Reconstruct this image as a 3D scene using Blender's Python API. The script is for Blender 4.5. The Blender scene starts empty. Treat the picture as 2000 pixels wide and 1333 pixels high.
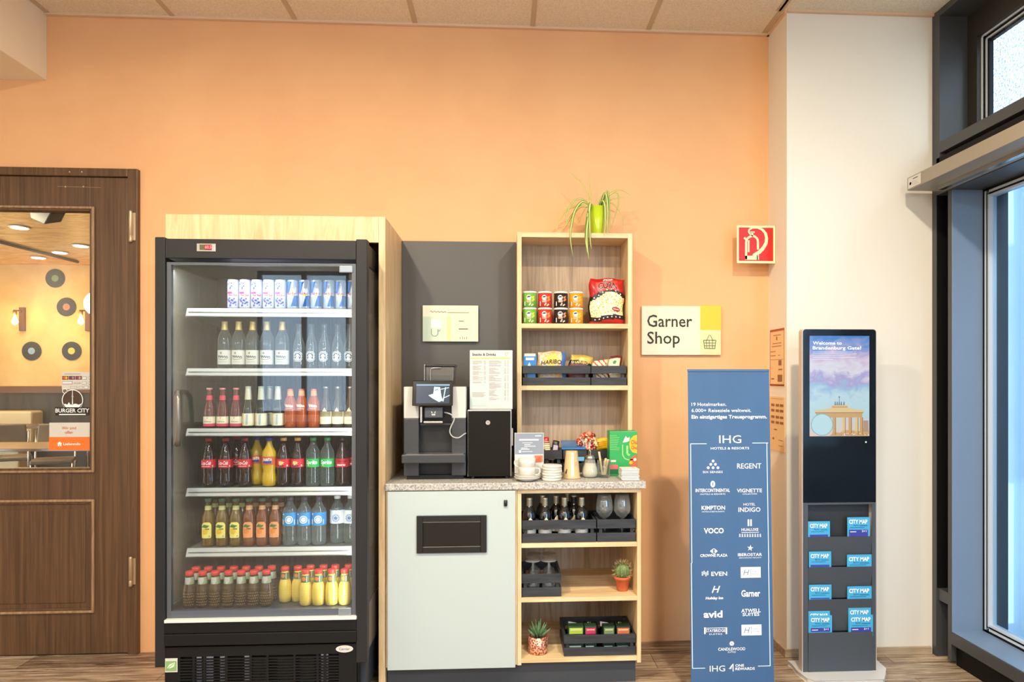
import bpy, math, random
from mathutils import Vector
from mathutils.geometry import tessellate_polygon
random.seed(7)
SC = bpy.context.scene
COL = SC.collection

# ------------------------------------------------------------------ camera
F, CX, CY = 1400.0, 1067.0, 740.0          # focal length and principal point in px of 2000x1333
TH = math.atan(.0587)                       # camera yaw to the right of the wall normal
DC, CH = 3.854, 1.428                       # distance to the orange wall, eye height
ST, CT = math.sin(TH), math.cos(TH)
cam_d = bpy.data.cameras.new('camera')
cam_d.sensor_width = 36.0
cam_d.lens = F / 2000 * 36
cam_d.shift_x = (1000 - CX) / 2000
cam_d.shift_y = (CY - 666.5) / 2000
cam_d.clip_start = .05
cam = bpy.data.objects.new('camera', cam_d)
COL.objects.link(cam)
cam.location = (0, -DC, CH)
cam.rotation_euler = (math.pi / 2, 0, -TH)
SC.camera = cam

# ------------------------------------------------------------------ world, lights, exposure
SC.view_settings.view_transform = 'Standard'
SC.view_settings.look = 'None'
SC.view_settings.exposure = 0.10
SC.view_settings.gamma = 1.0
SC.view_settings.use_curve_mapping = False
SC.cycles.use_denoising = True
SC.cycles.max_bounces = 14
SC.cycles.transparent_max_bounces = 24
SC.cycles.caustics_reflective = False
SC.cycles.caustics_refractive = False
W = bpy.data.worlds.new('daylight')
SC.world = W
W.use_nodes = True
W.node_tree.nodes['Background'].inputs[0].default_value = (.72, .86, 1.0, 1)
W.node_tree.nodes['Background'].inputs[1].default_value = 13.0

def light(name, loc, power, color, size, kind='AREA', rot=(0, 0, 0), sy=None, spread=None):
    d = bpy.data.lights.new(name, kind)
    d.energy = power; d.color = color
    if kind == 'AREA':
        d.size = size
        d.shape = 'RECTANGLE' if sy else 'DISK'
        if sy: d.size_y = sy
        if spread: d.spread = spread
    else:
        d.shadow_soft_size = size
    o = bpy.data.objects.new(name, d)
    COL.objects.link(o)
    o.location = loc; o.rotation_euler = rot
    return o

WARM = (1.0, .85, .61)
for (lx, ly, lp) in ((-3.25, -2.45, 55), (-1.15, -2.45, 86), (1.0, -2.45, 74), (-3.25, -4.7, 56), (-1.15, -4.7, 66), (1.0, -4.7, 66)):
    light('downlight_and_fill', (lx, ly, 3.29), lp, WARM if ly > -3 else (.98, .97, 1.0), .16 if ly > -3 else .3, spread=3.1)  # rear row is added neutral fill for the front faces
for _x in (-5.0, -1.3, .8):                              # bowl pendants farther back in the room
    light('bowl_pendant_light', (_x, -5.3, 2.35), 44, (1.0, .9, .76), .16, 'POINT')
# led bar under the fridge header, and the lamps of the restaurant behind the door
light('fridge_led_and_fill', (-1.29, -.62, 1.905), 2.6, (.82, .88, 1.0), .72, rot=(math.radians(12), 0, 0), sy=.03)
for _x, _r in ((-1.668, -60), (-.708, 60)):               # added unseen strips that brighten every fridge shelf
    light('fridge_led_and_fill', (_x, -.66, 1.15), 2.2, (.9, .93, 1.0), .02, rot=(math.radians(90), 0, math.radians(_r)), sy=1.5)
light('restaurant_lamp', (-5.2, 3.4, 3.2), 80, (1.0, .80, .5), .5)
light('restaurant_lamp', (-7.4, 6.6, 3.2), 45, (1.0, .78, .46), .4)

# ------------------------------------------------------------------ pixel rays onto real planes
def _ray(px, py):
    dx = (px - CX) / F; dz = (CY - py) / F
    return ST + dx * CT, CT - dx * ST, dz
def X(px, Y):
    rx, ry, _ = _ray(px, 0); return rx * (DC + Y) / ry
def Z(px, py, Y):
    rx, ry, dz = _ray(px, py); return CH + dz * (DC + Y) / ry
def P(px, py, Y):
    return Vector((X(px, Y), Y, Z(px, py, Y)))
def PXW(px, py, Xw):                                # on a plane of constant X
    rx, ry, dz = _ray(px, py); t = Xw / rx
    return Vector((Xw, ry * t - DC, CH + dz * t))
def sc(px, Y):                                      # metres per px (horizontal, vertical)
    rx, ry, _ = _ray(px, 0); t = (DC + Y) / ry
    return X(px + .5, Y) - X(px - .5, Y), t / F

# ------------------------------------------------------------------ materials
def lin(c):
    return tuple(((v / 255) / 12.92 if v / 255 <= .04045 else ((v / 255 + .055) / 1.055) ** 2.4) for v in c[:3]) + (1,)
_M = {}
def _new(name):
    m = bpy.data.materials.new(name); m.use_nodes = True
    nt = m.node_tree; bs = nt.nodes['Principled BSDF']
    return m, nt, bs
def mat(name, c, rough=.55, metal=0, spec=.5, coat=0, emit=None, es=0, bump=0, bscale=60, sheen=0):
    if name in _M: return _M[name]
    m, nt, bs = _new(name)
    bs.inputs['Base Color'].default_value = lin(c)
    bs.inputs['Roughness'].default_value = rough
    bs.inputs['Metallic'].default_value = metal
    bs.inputs['Specular IOR Level'].default_value = spec
    bs.inputs['Coat Weight'].default_value = coat
    bs.inputs['Coat Roughness'].default_value = .05
    if emit:
        bs.inputs['Emission Color'].default_value = lin(emit)
        bs.inputs['Emission Strength'].default_value = es
    if bump:
        n = nt.nodes.new('ShaderNodeTexNoise'); n.inputs['Scale'].default_value = bscale; n.inputs['Detail'].default_value = 5
        tc = nt.nodes.new('ShaderNodeTexCoord'); nt.links.new(tc.outputs['Object'], n.inputs['Vector'])
        bp = nt.nodes.new('ShaderNodeBump'); bp.inputs['Strength'].default_value = bump; bp.inputs['Distance'].default_value = .01
        nt.links.new(n.outputs['Fac'], bp.inputs['Height']); nt.links.new(bp.outputs['Normal'], bs.inputs['Normal'])
    _M[name] = m
    return m
def noisy(name, stops, scale=(1, 1, 1), nscale=5, detail=6, dist=0, rough=.5, bump=0, tex='noise', spec=.5, coat=0, metal=0, rfac=.6):
    """procedural two/three-tone surface: stretched noise through a colour ramp"""
    if name in _M: return _M[name]
    m, nt, bs = _new(name)
    tc = nt.nodes.new('ShaderNodeTexCoord'); mp = nt.nodes.new('ShaderNodeMapping')
    mp.inputs['Scale'].default_value = scale
    nt.links.new(tc.outputs['Object'], mp.inputs['Vector'])
    if tex == 'voronoi':
        n = nt.nodes.new('ShaderNodeTexVoronoi'); n.inputs['Scale'].default_value = nscale; out = n.outputs['Distance']
    else:
        n = nt.nodes.new('ShaderNodeTexNoise'); n.inputs['Scale'].default_value = nscale
        n.inputs['Detail'].default_value = detail; n.inputs['Distortion'].default_value = dist
        n.inputs['Roughness'].default_value = rfac; out = n.outputs['Fac']
    nt.links.new(mp.outputs['Vector'], n.inputs['Vector'])
    cr = nt.nodes.new('ShaderNodeValToRGB'); el = cr.color_ramp.elements
    el[0].position, el[0].color = stops[0][0], lin(stops[0][1])
    el[1].position, el[1].color = stops[-1][0], lin(stops[-1][1])
    for p, c in stops[1:-1]:
        e = el.new(p); e.color = lin(c)
    nt.links.new(out, cr.inputs['Fac']); nt.links.new(cr.outputs['Color'], bs.inputs['Base Color'])
    bs.inputs['Roughness'].default_value = rough; bs.inputs['Specular IOR Level'].default_value = spec
    bs.inputs['Coat Weight'].default_value = coat; bs.inputs['Metallic'].default_value = metal
    if bump:
        bp = nt.nodes.new('ShaderNodeBump'); bp.inputs['Strength'].default_value = bump; bp.inputs['Distance'].default_value = .004
        nt.links.new(out, bp.inputs['Height']); nt.links.new(bp.outputs['Normal'], bs.inputs['Normal'])
    _M[name] = m
    return m
def glass(name, tint=(255, 255, 255), k=1.0, edge=0.0, rough=0.0, body=None, bw=0):
    """thin clear glass: light passes straight through, Fresnel reflection on top"""
    if name in _M: return _M[name]
    m = bpy.data.materials.new(name); m.use_nodes = True
    nt = m.node_tree; nt.nodes.clear()
    out = nt.nodes.new('ShaderNodeOutputMaterial')
    tr = nt.nodes.new('ShaderNodeBsdfTransparent'); tr.inputs[0].default_value = lin(tint)
    gl = nt.nodes.new('ShaderNodeBsdfGlossy'); gl.inputs['Roughness'].default_value = rough
    fr = nt.nodes.new('ShaderNodeLayerWeight'); fr.inputs[0].default_value = .5
    p5 = nt.nodes.new('ShaderNodeMath'); p5.operation = 'POWER'; p5.inputs[1].default_value = 5
    ml = nt.nodes.new('ShaderNodeMath'); ml.operation = 'MULTIPLY_ADD'; ml.inputs[1].default_value = .92; ml.inputs[2].default_value = .04 * k; ml.use_clamp = True
    nt.links.new(fr.outputs['Facing'], p5.inputs[0]); nt.links.new(p5.outputs[0], ml.inputs[0])
    base = tr
    if body:
        df = nt.nodes.new('ShaderNodeBsdfDiffuse'); df.inputs[0].default_value = lin(body)
        m1 = nt.nodes.new('ShaderNodeMixShader')
        if edge:
            lw = nt.nodes.new('ShaderNodeLayerWeight'); lw.inputs[0].default_value = edge
            lw.inputs[0].default_value = .5
            mr = nt.nodes.new('ShaderNodeMapRange'); mr.inputs[3].default_value = bw; mr.inputs[4].default_value = edge * 1.5  # pale diffuse edges stand in for bright rim highlights
            pw = nt.nodes.new('ShaderNodeMath'); pw.operation = 'POWER'; pw.inputs[1].default_value = 2.6
            nt.links.new(lw.outputs['Facing'], pw.inputs[0]); nt.links.new(pw.outputs[0], mr.inputs[0]); nt.links.new(mr.outputs[0], m1.inputs[0])
        else:
            m1.inputs[0].default_value = bw
        nt.links.new(tr.outputs[0], m1.inputs[1]); nt.links.new(df.outputs[0], m1.inputs[2]); base = m1
    mx = nt.nodes.new('ShaderNodeMixShader')
    nt.links.new(ml.outputs[0], mx.inputs[0]); nt.links.new(base.outputs[0], mx.inputs[1]); nt.links.new(gl.outputs[0], mx.inputs[2])
    nt.links.new(mx.outputs[0], out.inputs[0])
    _M[name] = m
    return m

OAK = noisy('light_oak', [(.30, (206, 172, 122)), (.5, (226, 196, 150)), (.72, (238, 212, 170))], (9, 9, .9), 3.2, 8, .9, .5)
OAKH = noisy('light_oak_grain_along', [(.30, (206, 172, 122)), (.5, (228, 198, 152)), (.72, (240, 214, 172))], (.9, 9, 9), 3.2, 8, .9, .5)
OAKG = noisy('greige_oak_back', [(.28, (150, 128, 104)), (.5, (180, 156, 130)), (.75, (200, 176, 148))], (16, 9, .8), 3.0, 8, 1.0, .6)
DOORW = noisy('dark_stained_wood', [(.25, (62, 43, 28)), (.5, (92, 66, 44)), (.8, (118, 88, 60))], (26, 26, .7), 2.6, 8, .4, .42)
DOORE = noisy('worn_wood_edge', [(.3, (128, 98, 70)), (.7, (178, 148, 112))], (20, 20, 2), 3, 5, 0, .4)
STONE = noisy('speckled_stone_laminate', [(.34, (112, 110, 114)), (.44, (158, 156, 155)), (.54, (192, 188, 180)), (.66, (212, 208, 198))], (1, 1, 1), 120, 8, .6, .4)
BLACK = mat('black_matt', (26, 26, 27), .45)
FRBLK = mat('fridge_black', (38, 38, 40), .5, spec=.3, bump=.06, bscale=300)
FRDRK = mat('fridge_panel_black', (22, 22, 23), .5, spec=.25)
DEEP = mat('deep_black', (8, 8, 8), .6)
CRATE = noisy('charcoal_stained_wood', [(.3, (34, 36, 40)), (.7, (56, 60, 66))], (2, 20, 20), 4, 5, 0, .6)
ANTHR = mat('anthracite_metal', (66, 68, 71), .42, spec=.5)
ANTHD = mat('anthracite_dark', (14, 14, 14), .6, spec=.2)
SILVER = mat('brushed_silver', (200, 198, 192), .3, 1.0)
STEEL = mat('stainless_steel', (178, 176, 172), .25, 1.0)
WHITE = mat('white_paint', (246, 244, 238), .6)
PAPER = mat('white_print', (212, 210, 203), .55)
PORC = mat('white_porcelain', (214, 211, 202), .2, coat=.6)
INK = mat('dark_ink', (42, 36, 28), .6)
GREYINK = mat('grey_ink', (176, 174, 166), .6)
WPRINT = mat('white_lettering', (250, 252, 255), .5)
GLASS = glass('clear_pane', (250, 253, 252), 1.0)
FGLASS = glass('fridge_door_glass', (244, 248, 248), 1.35, body=(190, 195, 200), bw=.016)
CLEARG = glass('clear_drinking_glass', (242, 245, 243), 1.6, edge=.35, body=(225, 230, 228), bw=.02)

# ------------------------------------------------------------------ mesh builder
_TX = {}
def glyphs(s, bold):
    key = (s, bold)
    if key in _TX: return _TX[key]
    cu = bpy.data.curves.new('t', 'FONT'); cu.body = s; cu.size = 1; cu.resolution_u = 2; cu.fill_mode = 'FRONT'
    cu.offset = bold
    ob = bpy.data.objects.new('t', cu)
    me = ob.to_mesh()
    vs = [(v.co.x, v.co.y) for v in me.vertices]; fs = [tuple(p.vertices) for p in me.polygons]
    ob.to_mesh_clear(); bpy.data.objects.remove(ob); bpy.data.curves.remove(cu)
    xs = [v[0] for v in vs] or [0]
    _TX[key] = (vs, fs, min(xs), max(xs))
    return _TX[key]

class B:
    def __init__(s): s.v = []; s.f = []; s.m = []; s.sm = []; s.mats = []
    def mi(s, m):
        if m not in s.mats: s.mats.append(m)
        return s.mats.index(m)
    def face(s, idx, m, smooth=False):
        s.f.append(tuple(idx)); s.m.append(s.mi(m)); s.sm.append(smooth)
    def add(s, pts, faces, m, smooth=False):
        o = len(s.v); s.v += [tuple(p) for p in pts]
        for f in faces: s.face([o + i for i in f], m, smooth)
    def box(s, x0, x1, y0, y1, z0, z1, m):
        p = [(x, y, z) for x in (x0, x1) for y in (y0, y1) for z in (z0, z1)]
        s.add(p, [(0, 1, 3, 2), (4, 6, 7, 5), (0, 4, 5, 1), (2, 3, 7, 6), (0, 2, 6, 4), (1, 5, 7, 3)], m); return s
    def pbox(s, px0, px1, py0, py1, Y, depth, m):           # box whose front face covers a px rectangle on plane Y
        c = (px0 + px1) / 2
        return s.box(X(px0, Y), X(px1, Y), Y, Y + depth, Z(c, py1, Y), Z(c, py0, Y), m)
    def hexa(s, b4, t4, m):
        s.add(list(b4) + list(t4), [(3, 2, 1, 0), (4, 5, 6, 7), (0, 1, 5, 4), (1, 2, 6, 5), (2, 3, 7, 6), (3, 0, 4, 7)], m); return s
    def prism(s, poly, lo, hi, m, axis='y'):                # polygon (a,b) extruded along an axis
        n = len(poly)
        mk = {'y': lambda a, b, t: (a, t, b), 'x': lambda a, b, t: (t, a, b), 'z': lambda a, b, t: (a, b, t)}[axis]
        pts = [mk(a, b, lo) for a, b in poly] + [mk(a, b, hi) for a, b in poly]
        s.add(pts, [tuple(range(n)), tuple(range(2 * n - 1, n - 1, -1))] + [(i, (i + 1) % n, n + (i + 1) % n, n + i) for i in range(n)], m); return s
    def lathe(s, prof, m, c=(0, 0, 0), seg=20, smooth=True, cap=True, sx=1, sy=1, lobes=0, amp=0):
        o = len(s.v)
        for r, z in prof:
            for k in range(seg):
                a = 2 * math.pi * k / seg; q = r * (1 + amp * math.cos(lobes * a)) if lobes else r
                s.v.append((c[0] + q * math.cos(a) * sx, c[1] + q * math.sin(a) * sy, c[2] + z))
        for i in range(len(prof) - 1):
            for k in range(seg):
                k2 = (k + 1) % seg
                s.face((o + i * seg + k, o + i * seg + k2, o + (i + 1) * seg + k2, o + (i + 1) * seg + k), m, smooth)
        if cap:
            if prof[0][0] > 1e-5: s.face([o + k for k in range(seg - 1, -1, -1)], m)
            if prof[-1][0] > 1e-5: s.face([o + (len(prof) - 1) * seg + k for k in range(seg)], m)
        return s
    def tube(s, pts, r, m, seg=8, flat=1.0):
        pts = [Vector(p) for p in pts]; n = len(pts); o = len(s.v)
        rs = r if isinstance(r, (list, tuple)) else [r] * n
        up = Vector((0, 0, 1)); prev = None
        for i, p in enumerate(pts):
            d = (pts[min(i + 1, n - 1)] - pts[max(i - 1, 0)]).normalized()
            a = prev if prev is not None else (Vector((1, 0, 0)) if abs(d.z) > .9 else up)
            a = (a - d * a.dot(d)).normalized(); prev = a
            b2 = d.cross(a)
            for k in range(seg):
                t = 2 * math.pi * k / seg
                s.v.append(tuple(p + a * math.cos(t) * rs[i] + b2 * math.sin(t) * rs[i] * flat))
        for i in range(n - 1):
            for k in range(seg):
                k2 = (k + 1) % seg
                s.face((o + i * seg + k, o + i * seg + k2, o + (i + 1) * seg + k2, o + (i + 1) * seg + k), m, True)
        s.face([o + k for k in range(seg - 1, -1, -1)], m); s.face([o + (n - 1) * seg + k for k in range(seg)], m)
        return s
    def blade(s, pts, ws, m, m2=None):                      # a leaf blade: strip with a folded mid rib, given thickness by build(solid=)
        pts = [Vector(p) for p in pts]; n = len(pts); o = len(s.v)
        for i, p in enumerate(pts):
            d = (pts[min(i + 1, n - 1)] - pts[max(i - 1, 0)]).normalized()
            side = d.cross(Vector((0, -1, .25))).normalized()
            if side.length < .1: side = Vector((1, 0, 0))
            w = ws[i] / 2; dip = side.cross(d).normalized() * w * .35
            for k in (-1, -.35, 0, .35, 1):
                s.v.append(tuple(p + side * w * k + (dip if k == 0 else dip * .6 if abs(k) < .5 else dip * 0)))
        for i in range(n - 1):
            for k in range(4):
                a = o + i * 5 + k
                s.face((a, a + 1, a + 6, a + 5), (m2 or m) if k in (1, 2) else m, True)
        return s
    # printed shapes: f maps (u right, v up) to a point on the surface
    def drect(s, f, u0, v0, u1, v1, m, nu=1):
        st = getattr(f, 'step', 0)
        if st and getattr(f, 'both', 0): return s.dpoly(f, [(u0, v0), (u1, v0), (u1, v1), (u0, v1)], m)
        if st: nu = max(nu, int(abs(u1 - u0) / st) + 1)
        o = len(s.v)
        for i in range(nu + 1):
            u = u0 + (u1 - u0) * i / nu
            s.v.append(tuple(f(u, v0))); s.v.append(tuple(f(u, v1)))
        for i in range(nu): s.face((o + 2 * i, o + 2 * i + 2, o + 2 * i + 3, o + 2 * i + 1), m)
        return s
    def dpoly(s, f, pts, m):
        st = getattr(f, 'step', 0)
        if st:                                              # curved surface: cut into small triangles so the print hugs it
            todo = [[pts[i] for i in t] for t in tessellate_polygon([[Vector((u, v, 0)) for u, v in pts]])]
            while todo:
                t = todo.pop(); L_ = [math.hypot(t[i][0] - t[(i + 1) % 3][0], t[i][1] - t[(i + 1) % 3][1]) for i in range(3)]
                k = L_.index(max(L_))
                if L_[k] <= st: s.add([f(u, v) for u, v in t], [(0, 1, 2)], m); continue
                a, b_, c = t[k], t[(k + 1) % 3], t[(k + 2) % 3]; mid = ((a[0] + b_[0]) / 2, (a[1] + b_[1]) / 2)
                todo += [[a, mid, c], [mid, b_, c]]
            return s
        s.add([f(u, v) for u, v in pts], [tuple(range(len(pts)))], m); return s
    def ddisc(s, f, u, v, r, m, seg=20, rv=None):
        return s.dpoly(f, [(u + r * math.cos(2 * math.pi * k / seg), v + (rv or r) * math.sin(2 * math.pi * k / seg)) for k in range(seg)], m)
    def dline(s, f, pts, w, m):
        for (a, b) in zip(pts[:-1], pts[1:]):
            dx, dy = b[0] - a[0], b[1] - a[1]; L = math.hypot(dx, dy) or 1; nx, ny = -dy / L * w / 2, dx / L * w / 2
            s.dpoly(f, [(a[0] + nx, a[1] + ny), (a[0] - nx, a[1] - ny), (b[0] - nx, b[1] - ny), (b[0] + nx, b[1] + ny)], m)
        return s
    def dring(s, f, u, v, r, w, m, seg=28, a0=0, a1=360):
        pts = [(u + r * math.cos(math.radians(a0 + (a1 - a0) * k / seg)), v + r * math.sin(math.radians(a0 + (a1 - a0) * k / seg))) for k in range(seg + 1)]
        return s.dline(f, pts, w, m)
    def text(s, f, st, u, v, h, m, al='c', w=None, bold=0, slant=0, sq=1.0):
        vs, fs, a, b = glyphs(st, bold * .6)
        if not vs: return s
        k = h / .70; kx = k * sq
        if w: kx = w / (b - a)
        wd = (b - a) * kx
        u0 = u - {'c': wd / 2, 'l': 0, 'r': wd}[al]
        s.add([f(u0 + (x - a) * kx + slant * y * k, v + y * k) for x, y in vs], fs, m)
        return s
    def build(s, name, parent=None, label=None, cat=None, group=None, kind=None, bevel=0, solid=0, org=None, bseg=2, sub=0):
        me = bpy.data.meshes.new(name)
        if parent is not None:
            org = Vector(parent.get('_o', (0, 0, 0)))
        elif org is None:
            xs = [p[0] for p in s.v]; ys = [p[1] for p in s.v]; zs = [p[2] for p in s.v]
            org = Vector(((min(xs) + max(xs)) / 2, (min(ys) + max(ys)) / 2, min(zs)))
        else: org = Vector(org)
        me.from_pydata([tuple(Vector(p) - org) for p in s.v], [], s.f)
        for m in s.mats: me.materials.append(m)
        for p, i, sm in zip(me.polygons, s.m, s.sm): p.material_index = i; p.use_smooth = sm
        me.update()
        o = bpy.data.objects.new(name, me); COL.objects.link(o)
        if parent is not None:
            o.parent = parent
            o['_o'] = tuple(org)
        else:
            o.location = org; o['_o'] = tuple(org)
        if bevel:
            md = o.modifiers.new('bevel', 'BEVEL'); md.width = bevel; md.segments = bseg; md.limit_method = 'ANGLE'; md.angle_limit = math.radians(40)
        if solid:
            md = o.modifiers.new('solid', 'SOLIDIFY'); md.thickness = solid; md.offset = 0
        if sub:
            md = o.modifiers.new('sub', 'SUBSURF'); md.levels = sub; md.render_levels = sub
        if label: o['label'] = label
        if cat: o['category'] = cat
        if group: o['group'] = group
        if kind: o['kind'] = kind
        return o

def squig(b, f, u, v, w, h, m):                     # unreadable handwriting-like stroke
    n = 14; b.dline(f, [(u - w / 2 + w * i / n, v + h * (.5 + .5 * math.sin(i * 2.1)) * (1 - .4 * i / n)) for i in range(n + 1)], h * .22, m)

def thing(name, label, cat, loc=(0, 0, 0), group=None):
    o = bpy.data.objects.new(name, None); COL.objects.link(o)
    o.empty_display_size = .05
    o.location = loc; o['_o'] = tuple(loc)
    o['label'] = label; o['category'] = cat
    if group: o['group'] = group
    return o
def copy_tree(o, parent=None):
    c = o.copy(); COL.objects.link(c)
    if parent is not None: c.parent = parent
    for ch in list(o.children): copy_tree(ch, c)
    return c
def place(proto, used, loc, label, group=None, rz=0):
    o = proto if not used.get(proto.name) else copy_tree(used[proto.name])
    used.setdefault(proto.name, proto)
    o.location = loc; o.rotation_euler = (0, 0, rz); o['label'] = label
    if group: o['group'] = group
    return o
ORD = ['', 'first', 'second', 'third', 'fourth', 'fifth', 'sixth', 'seventh', 'eighth', 'ninth', 'tenth', 'eleventh']
def flat(px, py, Y, off=.0015):                     # print surface on a wall-parallel plane, px units round an anchor
    a = P(px, py, Y); kx, ks = sc(px, Y)
    return lambda u, v: (a.x + u * kx, Y - off, a.z + v * ks)
def fa(px, py, Y, off=.0015):                       # same, but called with picture px (x right, y down) near the anchor
    g = flat(px, py, Y, off)
    return lambda u, v: g(u - px, py - v)
def curved(f, step=.006, both=0):
    f.step = step; f.both = both
    return f
def cyl(r, cx=0, cy=0, z=0):
    return curved(lambda u, v: (cx + r * math.sin(u / r), cy - r * math.cos(u / r), z + v), max(.0055, r * .22))
def fpx(px, py, Y, off=.0015):                      # px-space text helper: v measured UP from row py
    g = flat(px, py, Y, off)
    return g

def T(b, s, px, py, Y, h, m, al='c', w=None, bold=0, slant=0, off=.0022, sq=1.0):
    return b.text(flat(px, py, Y, off), s, 0, 0, h, m, al, w, bold, slant, sq)
def R(b, px0, py0, px1, py1, Y, m, off=.0015):      # printed rectangle
    c, r = (px0 + px1) / 2, (py0 + py1) / 2
    return b.drect(flat(c, r, Y, off), px0 - c, r - py1, px1 - c, r - py0, m)
def L(b, px, py, Y, pts, w, m, off=.0022):          # printed line, points relative (right, up) in px
    return b.dline(flat(px, py, Y, off), pts, w, m)

# ================================================================== THE ROOM
ZC = 3.316
XL, XR, YB = -5.6, 2.218, -7.2                        # far left wall, window plane, wall behind the camera
XREC, YCOL = 1.447, -.255                             # recess side and front of the white wall corner
DX0, DX1, DZ1 = X(0, 0) - .45, X(274, 0), Z(270, 333, 0)     # door frame outer edges

ORANGE = noisy('orange_wall_paint', [(.35, (234, 180, 131)), (.65, (239, 187, 137))], (1, 1, 1), 2.2, 3, 0, .75)
CREAM = mat('cream_wall_paint', (238, 234, 224), .8, bump=.04, bscale=180)
b = B(); b.box(DX1 - .01, XREC, 0, .16, 0, ZC, ORANGE); b.box(XL, DX1 - .01, 0, .16, DZ1 - .01, ZC, ORANGE)
b.box(XL, DX0 + .01, 0, .16, 0, DZ1 - .01, ORANGE)
b.build('wall_back', kind='structure', org=(0, 0, 0))
b = B(); b.box(XREC, 2.50, YCOL, .16, 0, ZC, CREAM); b.build('wall_corner', kind='structure', org=(0, 0, 0))
b = B(); b.box(XL - .15, XL, YB, .16, 0, ZC, CREAM); b.build('wall_left', kind='structure', org=(0, 0, 0))
b = B(); b.box(XL, -3.25, YB - .15, YB, 0, ZC, CREAM); b.box(-2.05, 2.55, YB - .15, YB, 0, ZC, CREAM); b.box(-3.25, -2.05, YB - .15, YB, 0, .95, CREAM); b.box(-3.25, -2.05, YB - .15, YB, 2.85, ZC, CREAM)
b.build('wall_behind', kind='structure', org=(0, 0, 0))
b = B(); wm = mat('added_window_frame', (70, 72, 76), .45)  # unseen window, added for its bright reflection in the fridge door
for (x0, x1, z0_, z1_) in ((-3.25, -3.2, .95, 2.85), (-2.1, -2.05, .95, 2.85), (-2.68, -2.62, .95, 2.85), (-3.25, -2.05, .95, 1.0), (-3.25, -2.05, 2.8, 2.85)): b.box(x0, x1, YB - .1, YB - .04, z0_, z1_, wm)
b.build('added_window', kind='structure', org=(0, 0, 0))
b = B(); b.box(-9, 4, YB - 5.2, YB - 5, -.1, 9, mat('added_backdrop_wall', (140, 148, 156), .9)); b.build('exterior_facade', kind='structure', org=(0, 0, 0))  # added wall outside the rear window, toned to set that reflection
b = B(); b.box(-5.55, -1.6, YB, YB + .5, 0, .86, noisy('slatted_desk_wood', [(.3, (52, 36, 26)), (.7, (92, 64, 46))], (30, 30, .6), 3, 4, 0, .5))  # unseen dark block, placed as the desk mirrored in the fridge door
b.build('desk_block', kind='structure', org=(0, 0, 0))

# floor: wood planks running along the wall
def floor_mat():
    m, nt, bs = _new('plank_floor')
    tc = nt.nodes.new('ShaderNodeTexCoord'); mp = nt.nodes.new('ShaderNodeMapping')
    nt.links.new(tc.outputs['Object'], mp.inputs['Vector'])
    br = nt.nodes.new('ShaderNodeTexBrick'); br.inputs['Scale'].default_value = 1
    br.inputs['Brick Width'].default_value = 1.2; br.inputs['Row Height'].default_value = .18
    br.inputs['Mortar Size'].default_value = .0018; br.offset = .37
    br.inputs['Color1'].default_value = (.3, .3, .3, 1); br.inputs['Color2'].default_value = (.75, .75, .75, 1); br.inputs['Mortar'].default_value = (0, 0, 0, 1)
    nt.links.new(mp.outputs[0], br.inputs['Vector'])
    m2 = nt.nodes.new('ShaderNodeMapping'); m2.inputs['Scale'].default_value = (1.3, 22, 1); nt.links.new(tc.outputs['Object'], m2.inputs['Vector'])
    n = nt.nodes.new('ShaderNodeTexNoise'); n.inputs['Scale'].default_value = 3; n.inputs['Detail'].default_value = 9; n.inputs['Distortion'].default_value = .8; n.inputs['Roughness'].default_value = .68
    nt.links.new(m2.outputs[0], n.inputs['Vector'])
    mx = nt.nodes.new('ShaderNodeMix'); mx.data_type = 'FLOAT'; mx.inputs[0].default_value = .22
    nt.links.new(n.outputs['Fac'], mx.inputs[2]); nt.links.new(br.outputs['Color'], mx.inputs[3])
    cr = nt.nodes.new('ShaderNodeValToRGB'); el = cr.color_ramp.elements
    el[0].position, el[0].color = .36, lin((62, 48, 38)); el[1].position, el[1].color = .64, lin((204, 186, 162))
    e = el.new(.45); e.color = lin((116, 95, 76)); e = el.new(.54); e.color = lin((162, 142, 120))
    nt.links.new(mx.outputs[0], cr.inputs['Fac']); nt.links.new(cr.outputs[0], bs.inputs['Base Color'])
    bs.inputs['Roughness'].default_value = .45
    bp = nt.nodes.new('ShaderNodeBump'); bp.inputs['Strength'].default_value = .25; bp.inputs['Distance'].default_value = .003
    nt.links.new(n.outputs['Fac'], bp.inputs['Height']); nt.links.new(bp.outputs['Normal'], bs.inputs['Normal'])
    return m
b = B(); b.box(XL - .15, 2.55, YB - .15, .16, -.06, 0, floor_mat()); b.build('floor', kind='structure', org=(0, 0, 0))

# ceiling: mineral tiles between flat cross bars
TILE = noisy('mineral_tile', [(.35, (216, 206, 186)), (.6, (238, 228, 208))], (1, 1, 1), 150, 5, 0, .9)
BARM = mat('ceiling_bar', (196, 178, 150), .6)
b = B(); b.box(XL - .15, 2.55, YB - .15, .16, ZC, ZC + .1, TILE); b.build('ceiling', kind='structure', org=(0, 0, 0))
b = B()
xb = X(340, 0) - .625 * 5
k = 0
while xb < XREC + .5:
    y1 = -.001 if xb < XREC - .06 else YCOL - .001
    if xb > XL: b.box(xb - .0125, xb + .0125, YB, y1, ZC - .003, ZC + .02, BARM)
    xb += .625
b.box(XREC - .045, XREC - .018, YB, -.001, ZC - .003, ZC + .02, BARM)
b.box(XL, XREC, -.022, -.001, ZC - .012, ZC + .01, mat('edge_angle', (226, 196, 166), .6))
b.box(XREC - .012, XREC, YCOL, 0, ZC - .012, ZC + .01, mat('edge_angle', (0, 0, 0)))
b.box(XREC, XR, YCOL - .02, YCOL - .001, ZC - .012, ZC + .01, mat('edge_angle', (0, 0, 0)))
for yb in (-1.25, -1.875, -3.1, -4.35, -5.6):
    b.box(XL, XR, yb - .0125, yb + .0125, ZC - .0025, ZC + .02, BARM)
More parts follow.
